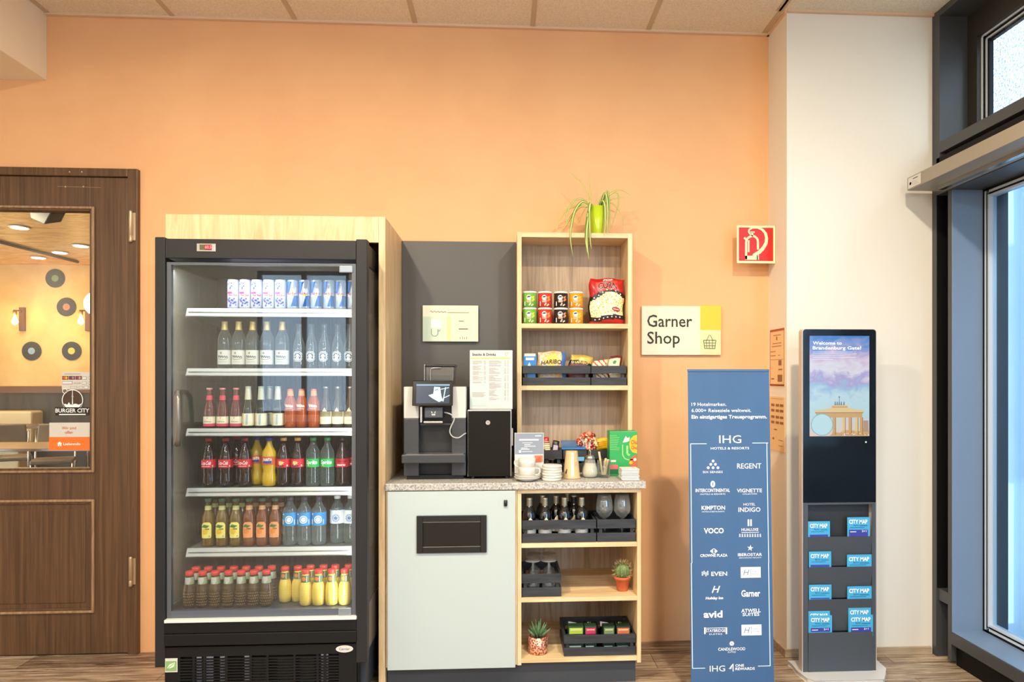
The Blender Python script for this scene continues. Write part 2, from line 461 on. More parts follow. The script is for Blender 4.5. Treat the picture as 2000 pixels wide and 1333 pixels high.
b.build('trim_2', kind='structure', org=(0, 0, 0))
# ceiling bulkhead on the left
bx = X(91.5, 0); bz = Z(91.5, 157, 0)
b = B(); b.box(XL, bx, YB, -.001, bz, ZC, mat('bulkhead_paint', (246, 236, 212), .8)); b.build('trim_3', kind='structure', org=(0, 0, 0))

# baseboards of the white corner
BASEW = noisy('baseboard_wood', [(.3, (150, 130, 106)), (.7, (200, 182, 156))], (1.5, 16, 16), 3, 7, .5, .5)
zb = Z(1600, 1267, YCOL)
b = B(); b.box(XREC - .014, XR - .01, YCOL - .014, YCOL, 0, zb, BASEW); b.build('baseboard_right', kind='structure', org=(0, 0, 0), bevel=.002)
b = B(); b.box(XREC - .014, XREC, YCOL, -.001, 0, zb, BASEW); b.build('baseboard_recess', kind='structure', org=(0, 0, 0), bevel=.002)

# ================================================================== WINDOW WALL (right)
DPost = lambda D: D - DC
b = B()
y1a, y1b = -.27, DPost(3.563)                         # first post (against the wall corner)
y2a, y2b = DPost(3.474), DPost(3.445)                 # second post
zt = Z(1834, 262, -.35)                               # transom under the upper window
zsl = 2.50
b.box(XR, XR + .16, y1b, YCOL - .001, 0, ZC, ANTHR)
b.box(XR + .005, XR + .30, y2b, y2a, .02, 2.40, ANTHR)
b.box(XR + .12, XR + .30, y2a, y1b, 0, 2.40, ANTHD); b.box(XR + .004, XR + .12, y1b - .0005, y1b + .001, .35, 2.37, ANTHD); b.box(XR + .004, XR + .12, y2a - .001, y2a + .0005, .35, 2.37, ANTHD)   # black slot between the posts
b.box(XR + .01, XR + .16, y2b, y1b, .29, .35, ANTHR)
b.box(XR, XR + .3, YB, y1b, 2.37, 2.40, ANTHR)
b.build('trim_4', kind='structure', org=(0, 0, 0), bevel=.003)
SPC = mat('spacer_pale', (206, 218, 230), .3)
# upper window: deep dark frame, casement, pane
yj = DPost(3.535)
b = B()
b.box(XR, XR + .03, YB, y1b, 2.40, 2.56, ANTHD)
zs = PXW(1860, 0, XR); 
zlow = 2.635
b.box(XR, XR + .17, YB, yj, zlow - .055, zlow, ANTHR)          # sill bar
b.box(XR + .03, XR + .17, YB, yj, 2.40, zlow - .055, ANTHD)
b.box(XR, XR + .25, YB, yj, ZC - .035, ZC - .0005, ANTHR)       # head
b.box(XR, XR + .25, yj, y1b + .002, 2.40, ZC - .001, ANTHR)
b.build('window_1', kind='structure', org=(0, 0, 0), bevel=.002)
b = B()
xg = XR + .147
ywin = DPost(3.46)
b.box(xg, xg + .06, ywin, yj, zlow, ZC - .035, mat('casement_dark', (48, 44, 38), .45))
b.box(xg, xg + .06, YB, ywin, ZC - .17, ZC - .035, mat('casement_dark', (0, 0, 0)))
b.box(xg, xg + .06, YB, ywin, zlow, zlow + .05, mat('casement_dark', (0, 0, 0)))
for i, (o, mm) in enumerate(((.0, SPC), (.012, ANTHD), (.02, SPC), (.034, ANTHD))):
    b.box(xg + .02 + .004 * i, xg + .055, ywin - .012 - o, ywin - o, zlow + .05, ZC - .17, mm)
    b.box(xg + .02 + .004 * i, xg + .055, YB, ywin - o, ZC - .18 - o, ZC - .17 - o, mm)
b.build('window_2', kind='structure', org=(0, 0, 0), bevel=.0015)
b = B(); b.box(xg + .03, xg + .036, YB, ywin, zlow + .05, ZC - .17, glass('upper_pane', (246, 250, 252), 1.0)); b.build('window_3', kind='structure', org=(0, 0, 0))
# rough render wall seen through the upper pane
b = B(); b.box(7.6, 7.8, YB - 6, 26.0, -.5, 13.0, noisy('rough_render', [(.40, (58, 66, 70)), (.5, (98, 106, 110)), (.60, (140, 146, 148))], (1, 1, 1), 30, 4, 0, .9, bump=.6))
b.build('exterior_facade', kind='structure', org=(0, 0, 0))
b = B(); b.box(2.55, 7.6, YB - 6, 26.0, -.12, -.07, mat('pavement', (150, 152, 154), .8)); b.build('exterior_pavement', kind='structure', org=(0, 0, 0))
# lower glazed box: jamb and sill with sky reflection put into their colour, and the glass
xl = XR + .165
ymn = y2b
b = B()
JB = mat('jamb_skylit', (122, 146, 176), .35, spec=.6)
zsi = PXW(1857, 1235, XR).z
b.box(XR + .006, xl, ymn - .004, ymn - .0005, zsi, 2.37, JB)
b.box(XR, xl, YB, ymn - .004, zsi - .06, zsi, ANTHR)
b.box(XR + .004, xl + .1, YB, ymn - .004, zsi, zsi + .004, JB)
b.box(XR + .03, xl, YB, ymn + .0, 0, zsi - .06, ANTHD)
b.build('window_4', kind='structure', org=(0, 0, 0), bevel=.0015)
b = B()
yg = ymn - .004
for i, (o, w, mm) in enumerate(((.0, .012, ANTHD), (.012, .012, SPC), (.026, .006, ANTHD), (.034, .010, SPC))):
    b.box(xl, xl + .04, yg - o - w, yg - o, zsi, 2.37, mm)
    b.box(xl, xl + .04, YB, yg - o - w, zsi + .004 + o, zsi + .004 + o + w, mm)
    b.box(xl, xl + .04, YB, yg - o - w, 2.37 - o - w, 2.37 - o, mm)
b.build('window_5', kind='structure', org=(0, 0, 0))
b = B(); b.box(xl + .02, xl + .026, YB, yg - .04, zsi + .04, 2.33, glass('lower_pane', (226, 240, 250), 1.2)); b.build('window_6', kind='structure', org=(0, 0, 0))
b = B(); b.box(xl + .35, xl + .36, -3.6, yg + 2.5, -.06, 2.6, glass('outer_pane_haze', (224, 236, 244), 1.4, body=(200, 216, 228), bw=.5)); b.build('window_7', kind='structure', org=(0, 0, 0))  # pale body in the pane stands in for daylight behind the glass

# door operator beam over the glazing
ob = P(1771.5, 348.2, DPost(3.49))
t = thing('door_operator', 'long anthracite metal door operator housing jutting out above the glazed door', 'door operator', (ob.x, -3, 2.37))
b = B(); b.box(ob.x, XR - .002, YB + .1, ob.y, 2.372, ob.z, mat('operator_metal', (150, 142, 128), .4, spec=.5)); b.build('housing', t, bevel=.003)
b = B(); b.box(ob.x + .10, ob.x + .125, YB + .2, ob.y - .1, 2.352, 2.372, STEEL); b.build('track', t, label='slim steel track under the housing')
b = B(); xo = ob.x
lf = lambda u, v: (xo - .0012, ob.y - .012 - u, 2.378 + v)
b.drect(lf, 0, 0, .11, .052, PAPER); b.drect(lf, .04, .038, .085, .042, INK); b.ddisc(lf, .02, .022, .008, mat('label_orange', (206, 96, 40)))
for i in range(3): b.drect(lambda u, v: (xo - .0018, ob.y - .012 - u, 2.378 + v), .035, .01 + .008 * i, .09 - .01 * i, .012 + .008 * i, GREYINK)
b.build('rating_label', t, label='small white paper label with orange dot')

# ================================================================== DOOR (left) and its glass
dl1 = X(253, 0); dl0 = dl1 - 1.0
dtop = Z(200, 349, 0)
t = thing('door_1', '', '', (dl0 + .5, 0, 0)); del t['label']; del t['category']; t['kind'] = 'structure'
def fr(b, x0, x1, y0, y1, z0, z1, m, w, wt=None, wb=None):
    wt = w if wt is None else wt; wb = w if wb is None else wb
    b.box(x0, x0 + w, y0, y1, z0, z1, m); b.box(x1 - w, x1, y0, y1, z0, z1, m)
    if wt: b.box(x0 + w, x1 - w, y0, y1, z1 - wt, z1, m)
    if wb: b.box(x0 + w, x1 - w, y0, y1, z0, z0 + wb, m)
b = B()
b.box(dl1 + .004, DX1, -.03, .14, 0, DZ1, DOORW); b.box(DX0, dl0 - .004, -.03, .14, 0, DZ1, DOORW)
b.box(dl0 - .004, dl1 + .004, -.03, .14, dtop + .004, DZ1, DOORW)
b.build('door_frame', t, bevel=.003)
gx1 = X(181, 0); gx0 = dl0 + (dl1 - gx1); gz0, gz1 = Z(120, 914, 0), Z(120, 414, 0)
b = B()
b.box(dl0, gx0, -.02, .03, .006, dtop, DOORW); b.box(gx1, dl1, -.02, .03, .006, dtop, DOORW)
b.box(gx0, gx1, -.02, .03, gz1, dtop, DOORW); b.box(gx0, gx1, -.02, .03, .006, gz0, DOORW)
b.build('door_leaf', t, bevel=.003)
mw = X(190, 0) - gx1
b = B()
def mould(b, x0, x1, z0, z1, w):
    for k, (ins, dep, ww) in enumerate(((0, .032, w * .55), (w * .5, .027, w * .55))):
        fr(b, x0 + ins, x1 - ins, -dep, -.018, z0 + ins, z1 - ins, DOORE if k == 0 else DOORW, ww)
mould(b, gx0 - mw, gx1 + mw, gz0 - mw, gz1 + mw, mw)
pz1, pz0 = Z(100, 975, 0), Z(100, 1196, 0)
b.build('glazing_moulding', t, bevel=.004)
b = B(); mould(b, gx0 - mw, gx1 + mw, pz0, pz1, mw); b.box(gx0 + mw, gx1 - mw, -.024, -.018, pz0 + 2.2 * mw, pz1 - 2.2 * mw, DOORW)
b.build('panel_moulding', t, bevel=.004)
b = B(); b.box(gx0, gx1, .004, .010, gz0, gz1, GLASS); b.build('door_pane', t)
for (p0, p1) in ((412, 474), (1087, 1146)):
    b = B(); hx, hy = X(257, -.03), -.04
    b.lathe([(.008, Z(257, p1, -.03)), (.0095, Z(257, p1 - 3, -.03)), (.0095, Z(257, p1 - 12, -.03)), (.0085, Z(257, p1 - 12.5, -.03)), (.0095, Z(257, p1 - 13, -.03)), (.0095, Z(257, p0 + 3, -.03)), (.008, Z(257, p0, -.03))], mat('hinge_nickel', (196, 176, 148), .35, .7), (hx, hy, 0), 14)
    b.box(hx - .004, hx + .022, -.0345, -.0305, Z(257, p1 - 4, -.03), Z(257, p0 + 4, -.03), mat('hinge_nickel', (0, 0, 0)))
    b.build('hinge', t)
b = B()
for px in (136, 160): b.ddisc(flat(px, 336, -.03, .001), 0, 0, 1.3, mat('screw_hole', (210, 196, 170)))
for px in (128, 163): b.ddisc(flat(px, 365, -.02, .001), 0, 0, 1.4, mat('screw_hole', (0, 0, 0)))
L(b, 155, 365, -.02, [(-42, 0), (42, -1)], .9, mat('scratch', (150, 122, 90)), .001)
b.build('screw_marks', t)

# signs hanging on or stuck to the pane
YG = .003
t = thing('open_sign', 'white and orange Wir sind offen card hanging inside the door glass', 'sign', P(136, 880, YG))
b = B(); b.pbox(96, 176, 826, 880, YG - .003, .003, PAPER); b.build('card', t, bevel=.001)
b = B(); R(b, 96, 854, 176, 880, YG - .003, mat('delivery_orange', (240, 120, 44), .5)); b.build('orange_band', t)
b = B(); T(b, 'Wir sind', 135, 839, YG - .003, 5.6, mat('sign_orange', (206, 96, 40))); T(b, 'offen', 135, 847.5, YG - .003, 5.6, mat('sign_orange', (0, 0, 0)))
T(b, 'Lieferando', 141, 870, YG - .003, 5.0, WPRINT, w=33, bold=.02)
fl = flat(117, 870, YG - .003, .0022); b.dpoly(fl, [(-5, 3), (0, 7), (5, 3), (3.6, 3), (3.6, -2), (-3.6, -2), (-3.6, 3)], WPRINT); b.drect(flat(117, 870, YG - .003, .0026), -.6, -2, .6, 2, mat('delivery_orange', (0, 0, 0)))
b.build('lettering', t)
t = thing('window_sticker', 'round tower emblem sticker reading Burger City on the door glass', 'sticker', P(141, 812, YG))
b = B(); fl = flat(142, 782, YG - .001, .001)
b.ddisc(fl, 0, 0, 20, mat('sticker_brown', (74, 56, 40)), 32)
b.build('disc', t)
b = B(); fl = flat(142, 782, YG - .001, .002)
b.dring(fl, 0, 0, 20, 1.6, WPRINT, 32); b.dpoly(fl, [(-.9, -10), (-.5, 19), (.5, 19), (.9, -10)], WPRINT); b.ddisc(fl, 0, 7, 1.8, WPRINT)
b.dpoly(fl, [(-19, -9), (-14, -7), (-10, -9), (-7, -4), (-4, -9), (6, -7), (12, -9), (17, -7), (19, -10), (16, -15), (-16, -15)], WPRINT)
b.dring(fl, -15, 18, 4.5, 1.2, WPRINT)
b.dpoly(fl, [(-35, -14), (35, -14), (33, -30), (-33, -30)], mat('sticker_dark', (40, 34, 28)))
b.text(flat(142, 782, YG - .001, .003), 'BURGER CITY', 0, -24, 7.6, WPRINT, w=66, bold=.03)
b.drect(flat(142, 782, YG - .001, .003), -26, -29, 26, -27, WPRINT)
b.build('emblem', t)
t = thing('payment_sticker', 'white sticker strip of payment card marks at right of door glass', 'sticker', P(150, 760, YG))
b = B(); R(b, 121, 727, 180, 761, YG - .001, PAPER, .001); b.build('sheet', t)
b = B()
for i, (a, c1, c2) in enumerate((('', (230, 90, 40), (250, 190, 60)), ('', (120, 60, 90), (170, 130, 170)), ('', (150, 70, 90), (200, 150, 160)))):
    R(b, 122 + 13 * i, 735, 134 + 13 * i, 742, YG - .001, mat('pay_brown%d' % i, (96, 40, 30)), .002)
    fl = flat(128 + 13 * i, 738.5, YG - .001, .003); b.ddisc(fl, -2, 0, 2.6, mat('pay_a%d' % i, c1)); b.ddisc(fl, 2, 0, 2.6, mat('pay_b%d' % i, c2))
for (x0, y0, x1, y1) in ((161, 736, 170, 742), (173, 736, 180, 741), (122, 745, 142, 751), (145, 747, 157, 750), (160, 746, 170, 751), (173, 746, 180, 751), (138, 755, 151, 759), (154, 755, 163, 759), (165, 754, 173, 760)):
    R(b, x0, y0, x1, y1, YG - .001, mat('pay_grey', (150, 140, 128)), .002)
    R(b, x0 + .8, y0 + .8, x1 - .8, y1 - .8, YG - .001, mat('pay_light', (224, 226, 228)), .003)
R(b, 126, 730, 158, 732, YG - .001, GREYINK, .002)
b.build('card_marks', t)

# ---- the restaurant behind the door
YR = 8.2
RW = noisy('mottled_ochre_wall', [(.3, (214, 166, 92)), (.7, (240, 200, 128))], (1, 1, 1), 1.6, 6, .3, .7)
RC = noisy('hammered_copper_ceiling', [(.3, (196, 140, 80)), (.5, (230, 178, 112)), (.7, (250, 214, 160))], (1.4, 3.5, 1), 2.4, 4, 1.5, .4, bump=.5)
b = B(); b.box(-10, -1.7, YR, YR + .1, 0, 3.3, RW); b.build('wall_restaurant', kind='structure', org=(0, 0, 0))
b = B(); b.box(-10.1, -10, .16, YR, 0, 3.3, RW); b.box(-1.8, -1.7, .17, YR, 0, 3.3, RW); b.box(-10, -1.7, .165, .2, DZ1 + .1, 3.3, RW); b.build('wall_restaurant_side', kind='structure', org=(0, 0, 0))
b = B(); b.box(-10, -1.7, .16, YR, 3.27, 3.35, RC); b.build('ceiling_restaurant', kind='structure', org=(0, 0, 0))
b = B(); b.box(-10, -1.7, .16, YR, -.06, 0, mat('restaurant_floor', (88, 72, 56), .5)); b.build('floor_restaurant', kind='structure', org=(0, 0, 0))
zl0, zl1 = Z(100, 768, YR - .12), Z(100, 755, YR - .12)
b = B(); b.box(-10, -1.8, YR - .1, YR, 0, zl0, noisy('dark_olive_wainscot', [(.3, (44, 38, 24)), (.7, (74, 60, 40))], (6, 6, .6), 2, 5, 0, .6))
b.box(-10, -1.8, YR - .13, YR, zl0, zl1, mat('ledge_wood', (112, 72, 40), .5)); b.build('trim_5', kind='structure', org=(0, 0, 0))
for i, (px, py, c, d) in enumerate(((108, 544, (120, 140, 90), 'green label, topmost of the four on the ochre wall'), (130, 600, (214, 110, 80), 'red label, just right of the centre wall lamp'),
                                  (62, 686, (140, 170, 190), 'pale blue label, lower left on the ochre wall'), (140, 686, (232, 200, 80), 'yellow label, lower right on the ochre wall'))):
    c0 = P(px, py, YR - .01)
    t = thing('vinyl_record', 'black vinyl record with ' + d, 'record', c0, 'vinyl records on the restaurant wall')
    for (nm, r0, r1, y, mm) in (('disc', .05, .152, 0, mat('vinyl_black', (42, 38, 32), .3)), ('centre_label', .006, .054, -.002, mat('rec%d' % i, c, .6))):
        b = B(); n = 32; o = 0
        for (rr, yy) in ((r0, y), (r1, y), (r1, y - .006), (r0, y - .006)):
            b.v += [(c0.x + rr * math.cos(2 * math.pi * k / n), c0.y + yy, c0.z + rr * math.sin(2 * math.pi * k / n)) for k in range(n)]
        for q in range(4):
            for k in range(n): b.face((q * n + k, q * n + (k + 1) % n, ((q + 1) % 4) * n + (k + 1) % n, ((q + 1) % 4) * n + k), mm)
        b.build(nm, t)
SCM = mat('sconce_rust', (120, 78, 44), .5)
for px, side in ((38, 'beside the left edge of the door glass'), (167, 'beside the right edge of the door glass')):
    c0 = P(px, 625, YR - .02)
    t = thing('wall_sconce', 'rustic wall lamp with a hanging glowing bulb, ' + side, 'wall lamp', c0, 'wall lamps in the restaurant')
    b = B(); b.box(c0.x + .0, c0.x + .09, YR - .04, YR, c0.z - .18, c0.z + .2, SCM); b.build('backplate', t, bevel=.005)
    bxx = X(px - 9, YR - .25)
    b = B(); b.tube([(c0.x + .04, YR - .04, c0.z + .13), (bxx + .06, YR - .2, c0.z + .13), (bxx - .02, YR - .26, c0.z + .13)], .012, SCM); b.build('arm', t)
    b = B(); b.lathe([(.022, .02), (.03, .0), (.03, -.05), (.012, -.05)][::-1], SCM, (bxx, YR - .25, c0.z + .11), 12); b.build('socket', t)
    b = B(); b.lathe([(.001, -.16), (.035, -.145), (.048, -.11), (.035, -.07), (.018, -.03), (.016, 0)], mat('bulb_glow', (255, 220, 150), .4, emit=(255, 200, 110), es=9), (bxx, YR - .25, c0.z + .06), 14); b.build('bulb', t)
    light('sconce_light', (bxx, YR - .32, c0.z - .02), 9, (1, .62, .22), .05, 'POINT')
for i, (px, py) in enumerate(((38, 444), (158, 480), (117, 493), (75, 503))):
    tt = (3.262 - CH) * F / (CY - py); yy = tt * _ray(px, 0)[1] - DC
    t = thing('recessed_light', 'glowing round recessed light in the copper ceiling, ' + ('nearest and brightest, far left', 'at the right edge of the door glass', 'farther back, just right of the track', 'farther back, just left of the track')[i], 'ceiling light', (X(px, yy), yy, 3.25), 'recessed lights in the copper ceiling')
    b = B(); b.lathe([(.115, .012), (.105, .0)], mat('spot_rim', (240, 230, 210), .3), (X(px, yy), yy, 3.25), 20); b.build('rim', t)
    b = B(); b.lathe([(.09, .0), (.085, -.003)], mat('spot_glow', (255, 250, 240), .4, emit=(255, 240, 214), es=14), (X(px, yy), yy, 3.25), 20); b.build('lens', t)
def onz(px, py, z):
    tt = (z - CH) * F / (CY - py); rx, ry, _ = _ray(px, 0); return Vector((rx * tt, ry * tt - DC, z))
b = B(); a0, a1 = onz(-20, 468, 3.245), onz(152, 512, 3.245)
b.tube([a0, a1], .022, mat('track_dark', (74, 58, 40), .5), 6); b.build('light_track', label='thin dark lighting track running across the copper ceiling', cat='light track')
c0 = P(95, 428, 3.9)
b = B(); b.hexa([(c0.x - .12, 3.8, c0.z - .02), (c0.x + .02, 3.8, c0.z - .08), (c0.x + .1, 3.95, c0.z - .02), (c0.x - .03, 3.98, c0.z + .0)],
                [(c0.x - .16, 3.8, 3.27), (c0.x + .16, 3.8, 3.27), (c0.x + .16, 4.0, 3.27), (c0.x - .12, 4.0, 3.27)], BLACK)
b.build('ceiling_speaker', label='black wedge speaker mounted on the copper ceiling near the glass top', cat='speaker', bevel=.01)
# tables, chairs and bench of the restaurant
TBL = mat('table_top_brown', (112, 84, 58), .3); CHB = noisy('chair_brown_leather', [(.3, (70, 52, 32)), (.7, (110, 86, 58))], (1, 1, 1), 3, 4, 0, .4); CHR = mat('chair_chrome', (206, 200, 186), .2, 1)
def table(cx, cy, w, d, label):
    t = thing('dining_table', label, 'table', (cx, cy, 0))
    b = B(); b.box(cx - w / 2, cx + w / 2, cy - d / 2, cy + d / 2, .72, .75, TBL); b.build('table_top', t, bevel=.004)
    for sx in (-1, 1):
        b = B(); b.tube([(cx + sx * (w / 2 - .1), cy, .72), (cx + sx * (w / 2 - .1), cy, .03)], .028, CHR, 10); b.build('column', t)
        b = B(); b.box(cx + sx * (w / 2 - .1) - .04, cx + sx * (w / 2 - .1) + .04, cy - d / 2 + .05, cy + d / 2 - .05, 0, .03, CHR); b.build('foot', t)
table(-4.62, 3.75, 1.5, .75, 'brown restaurant table nearest the door glass')
table(-6.95, 7.05, 1.9, .7, 'brown restaurant table against the far dark wainscot')
def chair(cx, cy, rz, label):
    t = thing('restaurant_chair', label, 'chair', (0, 0, 0), 'chairs in the restaurant')
    b = B(); b.box(-.21, .21, -.2, .22, .43, .48, CHB); b.build('seat', t, bevel=.015)
    b = B(); b.hexa([(-.2, -.2, .56), (.2, -.2, .56), (.2, -.16, .56), (-.2, -.16, .56)], [(-.18, -.27, .88), (.18, -.27, .88), (.18, -.23, .88), (-.18, -.23, .88)], CHB); b.build('backrest', t, bevel=.015)
    for sx in (-1, 1):
        b = B(); b.tube([(sx * .2, .2, .45), (sx * .2, .21, 0)], .013, CHR); b.build('leg', t)
        b = B(); b.tube([(sx * .2, -.23, .8), (sx * .2, -.19, .45), (sx * .2, -.22, 0)], .013, CHR); b.build('leg', t)
    t.location = (cx, cy, 0); t.rotation_euler = (0, 0, rz); t['label'] = label
# (chair local -Y is its back)
chair(-4.95, 3.15, .25, 'brown restaurant chair in the lower left corner of the door glass, nearest one')
chair(-6.05, 5.3, .5, 'brown restaurant chair left of the middle, turned towards the far table')
chair(-5.35, 5.0, -2.7, 'brown restaurant chair beside the orange and white card')
chair(-6.9, 5.9, .4, 'dark brown restaurant chair at the left edge of the glass, farther back')
t = thing('bench_seat', 'long cream padded bench below the dark ledge of the restaurant', 'bench', (-7.75, 7.3, 0))
b = B(); b.box(-8.6, -7.35, 7.75, 8.06, .42, .92, mat('bench_cream', (226, 206, 160), .5)); b.build('bench_back', t, bevel=.03)
b = B(); b.box(-8.6, -7.35, 7.45, 7.76, 0, .46, mat('bench_cream', (0, 0, 0))); b.build('bench_base', t, bevel=.03)

# ================================================================== FRIDGE SURROUND AND FRIDGE
YS, YF = -.54, -.74                                   # front of the oak furniture, front of the fridge
sx0, sx1 = X(323, YS), X(752.5, YS)
zt0 = Z(540, 421, YS); zf0 = Z(740, 474, YS)
t = thing('fridge_surround', 'tall light oak surround boxed around the drinks fridge', 'cabinet', ((sx0 + sx1) / 2, -.28, 0))
b = B(); b.box(sx0, sx0 + .03, YS, -.002, 0, zt0, OAK); b.build('side_panel', t, bevel=.001)
b = B(); b.box(sx1 - .03, sx1, YS, -.002, 0, zt0, OAK); b.build('side_panel', t, bevel=.001)
b = B(); b.box(sx0 + .03, sx1 - .03, YS + .02, -.002, zt0 - .03, zt0, OAKH); b.build('top_panel', t, bevel=.001)
b = B(); b.box(sx0 + .03, sx1 - .0305, YS, YS + .02, zf0, zt0, OAK); b.build('fascia', t, bevel=.001)

fx0, fx1 = X(302, YF), X(717, YF); ix0, ix1 = X(322, YF), X(695, YF)
fz1, fz0 = Z(312, 463, YF), Z(312, 1305, YF)
gz1, gz0 = Z(510, 513, YF), Z(510, 1210, YF)
YBK = -.13                                            # fridge back panel
t = thing('drinks_fridge', 'tall black glass-door drinks fridge filled with cans and bottles', 'fridge', ((fx0 + fx1) / 2, -.4, 0))
for (x0, x1) in ((fx0, ix0), (ix1, fx1)):
    b = B(); b.box(x0, x1, YF, YF + .05, fz0, fz1, FRBLK); b.build('front_post', t, bevel=.004)
SGL = glass('fridge_side_glass', (236, 238, 236), 1.2, body=(214, 206, 190), bw=.22)
for xs, sg in ((fx0 + .012, -1), (fx1 - .018, 1)):
    b = B(); b.box(xs, xs + .006, YF + .05, YBK, Z(510, 1195, YF), gz1, SGL); b.build('side_glass', t)
    b = B(); b.box(xs - .004, xs + .010, YF + .05, -.35, fz0 + .03, Z(510, 1195, YF), mat('fridge_side_metal', (120, 112, 100), .4, .3)); b.build('side_panel', t)
    b = B(); b.box(xs - .004, xs + .010, YF + .05, YBK, gz1, fz1 - .01, FRBLK); b.build('side_header', t)
b = B(); b.box(ix0, ix1, YF + .002, YF + .10, Z(510, 506, YF), fz1 - .006, FRBLK); b.build('header', t, bevel=.003)
b = B(); b.box(fx0 + .02, fx1 - .02, YF + .10, -.08, 1.935, fz1 - .02, DEEP); b.build('ceiling_unit', t)
BACKREFL = noisy('back_with_slat_reflection', [(.3, (50, 36, 28)), (.7, (88, 66, 54))], (60, 4, .4), 3, 3, 0, .35, spec=.6)  # slats mirrored from the desk, put into the back's colour and ribs
b = B(); b.box(fx0 + .02, fx1 - .02, YBK, -.08, .05, 1.935, BACKREFL)
x = ix0 + .02
while x < ix1:
    b.box(x, x + .012, YBK - .006, YBK, .44, 1.55, BACKREFL); x += .026
b.build('back_panel', t)
b = B(); b.box(fx0 + .02, fx1 - .02, YF + .10, YBK - .001, .05, Z(510, 1192, -.66), mat('fridge_deck', (60, 66, 76), .35)); b.build('deck', t)
# door with glass, bars, handle
d = B(); YD = YF + .012
dx0, dx1 = ix0 + .002, ix1 - .002; dz0, dz1 = gz0, gz1
bw_ = X(333, YD) - X(322, YD)
zbar = Z(510, 1192, YD)
FRMD = mat('door_bar_grey', (82, 86, 92), .35, spec=.6)
b = B(); fr(b, dx0, dx1, YD, YD + .022, dz0, dz1, FRMD, .018, .012, 0.001); b.box(dx0 + .018, dx1 - .018, YD, YD + .022, dz0, zbar, mat('door_foot_bluegrey', (84, 92, 104), .3, spec=.6)); b.build('door_frame', t, bevel=.002)
b = B(); b.box(dx0 + .018, dx1 - .018, YD + .008, YD + .013, zbar, dz1 - .012, FGLASS); b.build('door_glass', t)
b = B(); hx = X(347, YD - .03)
zt_, zb_ = Z(347, 766, YD - .03), Z(347, 870, YD - .03)
HM = mat('handle_gunmetal', (126, 124, 118), .3, .6)
pts = [(hx - .012, YD, zt_), (hx, YD - .035, zt_ - .004), (hx + .010, YD - .05, zt_ - .03), (hx + .014, YD - .052, (zt_ + zb_) / 2), (hx + .010, YD - .05, zb_ + .03), (hx, YD - .035, zb_ + .004), (hx - .012, YD, zb_)]
b.tube(pts, [.010, .011, .010, .009, .010, .011, .010], HM, 10)
b.box(hx - .026, hx - .006, YD - .012, YD, zb_, zt_, HM)
b.build('handle', t)
for (a0, a1, c0, c1) in ((662, 689, 519, 533), (660, 686, 1188, 1204)):
    b = B(); b.pbox(a0, a1, c0, c1, YD - .006, .008, mat('latch_grey', (140, 150, 160), .3, .4)); b.build('door_roller', t, bevel=.004)
b = B(); b.pbox(320, 696, 1209, 1215, YF - .012, .03, mat('trim_bright', (226, 224, 218), .3)); b.build('chrome_trim', t, bevel=.002, label='bright chrome strip')
b = B(); b.pbox(320, 696, 1215.2, 1236, YF - .004, .05, FRDRK); b.pbox(320, 696, 1237, 1260, YF - .008, .05, FRDRK); b.build('bumper_panel', t, bevel=.003)
# grille
yg_ = YF + .004
b = B(); gzt, gzb = Z(508, 1262, yg_), .035
gx0_, gx1_ = X(322, yg_), X(695, yg_); hx0, hx1 = X(352, yg_), X(662, yg_); hz1, hz0 = Z(508, 1281, yg_), .09
b.box(gx0_, gx1_, yg_, yg_ + .012, hz1, gzt, FRDRK); b.box(gx0_, gx1_, yg_, yg_ + .012, gzb, hz0, FRDRK)
b.box(gx0_, hx0, yg_, yg_ + .012, hz0, hz1, FRDRK); b.box(hx1, gx1_, yg_, yg_ + .012, hz0, hz1, FRDRK)
n = 12
for i in range(n):
    z = hz1 - (i + 1) * (hz1 - hz0) / (n + 1); b.box(hx0, hx1, yg_, yg_ + .008, z - .0032, z + .0032, FRDRK)
for px in (376, 397, 440, 487, 520, 573, 618, 632): b.box(X(px, yg_), X(px + 4.5, yg_), yg_ - .0005, yg_ + .008, hz0, hz1, FRDRK)
b.build('grille', t)
b = B(); b.box(gx0_, gx1_, yg_ + .1, yg_ + .11, gzb, gzt, DEEP)
FIN = mat('condenser_fins', (190, 192, 204), .5)
for (p0, p1) in ((382, 392), (400, 415), (428, 437), (476, 486), (626, 640)): b.box(X(p0, yg_), X(p1, yg_), yg_ + .010, yg_ + .014, hz0, hz1, FIN)
for (p0, p1) in ((492, 520), (540, 570), (585, 612)): b.box(X(p0, yg_), X(p1, yg_), yg_ + .012, yg_ + .02, hz0, hz1 - .02, mat('condenser_dull', (90, 84, 76), .4))
b.build('condenser', t)
b = B(); b.box(fx0 + .05, fx1 - .05, YF + .06, -.08, 0, .05, DEEP); b.box(ix0, ix1, YF + .05, YF + .1, .05, gz0, DEEP); b.build('plinth', t)
fl = flat(673, 1268, YF - .0, .006)
b = B(); b.lathe([(.0205, 0), (.0205, .004)], SILVER, (0, 0, 0), 28)
b.v = [(P(673, 1268, YF).x + p[0], YF + .003 - p[2], P(673, 1268, YF).z + p[1] * .45) for p in b.v]
b.build('maker_badge', t)
b = B(); b.ddisc(flat(673, 1268, YF, .0018), 0, 0, 17, PAPER, 28, 7); b.text(flat(673, 1268, YF, .003), 'Carrier', 0, -2.2, 5, mat('badge_blue', (70, 90, 140)), w=21)
b.build('badge_print', t)
b = B(); b.pbox(322.5, 346.5, 1287, 1314, YF, .002, PAPER); R(b, 324, 1292, 345, 1311, YF, mat('eco_green', (134, 176, 110)))
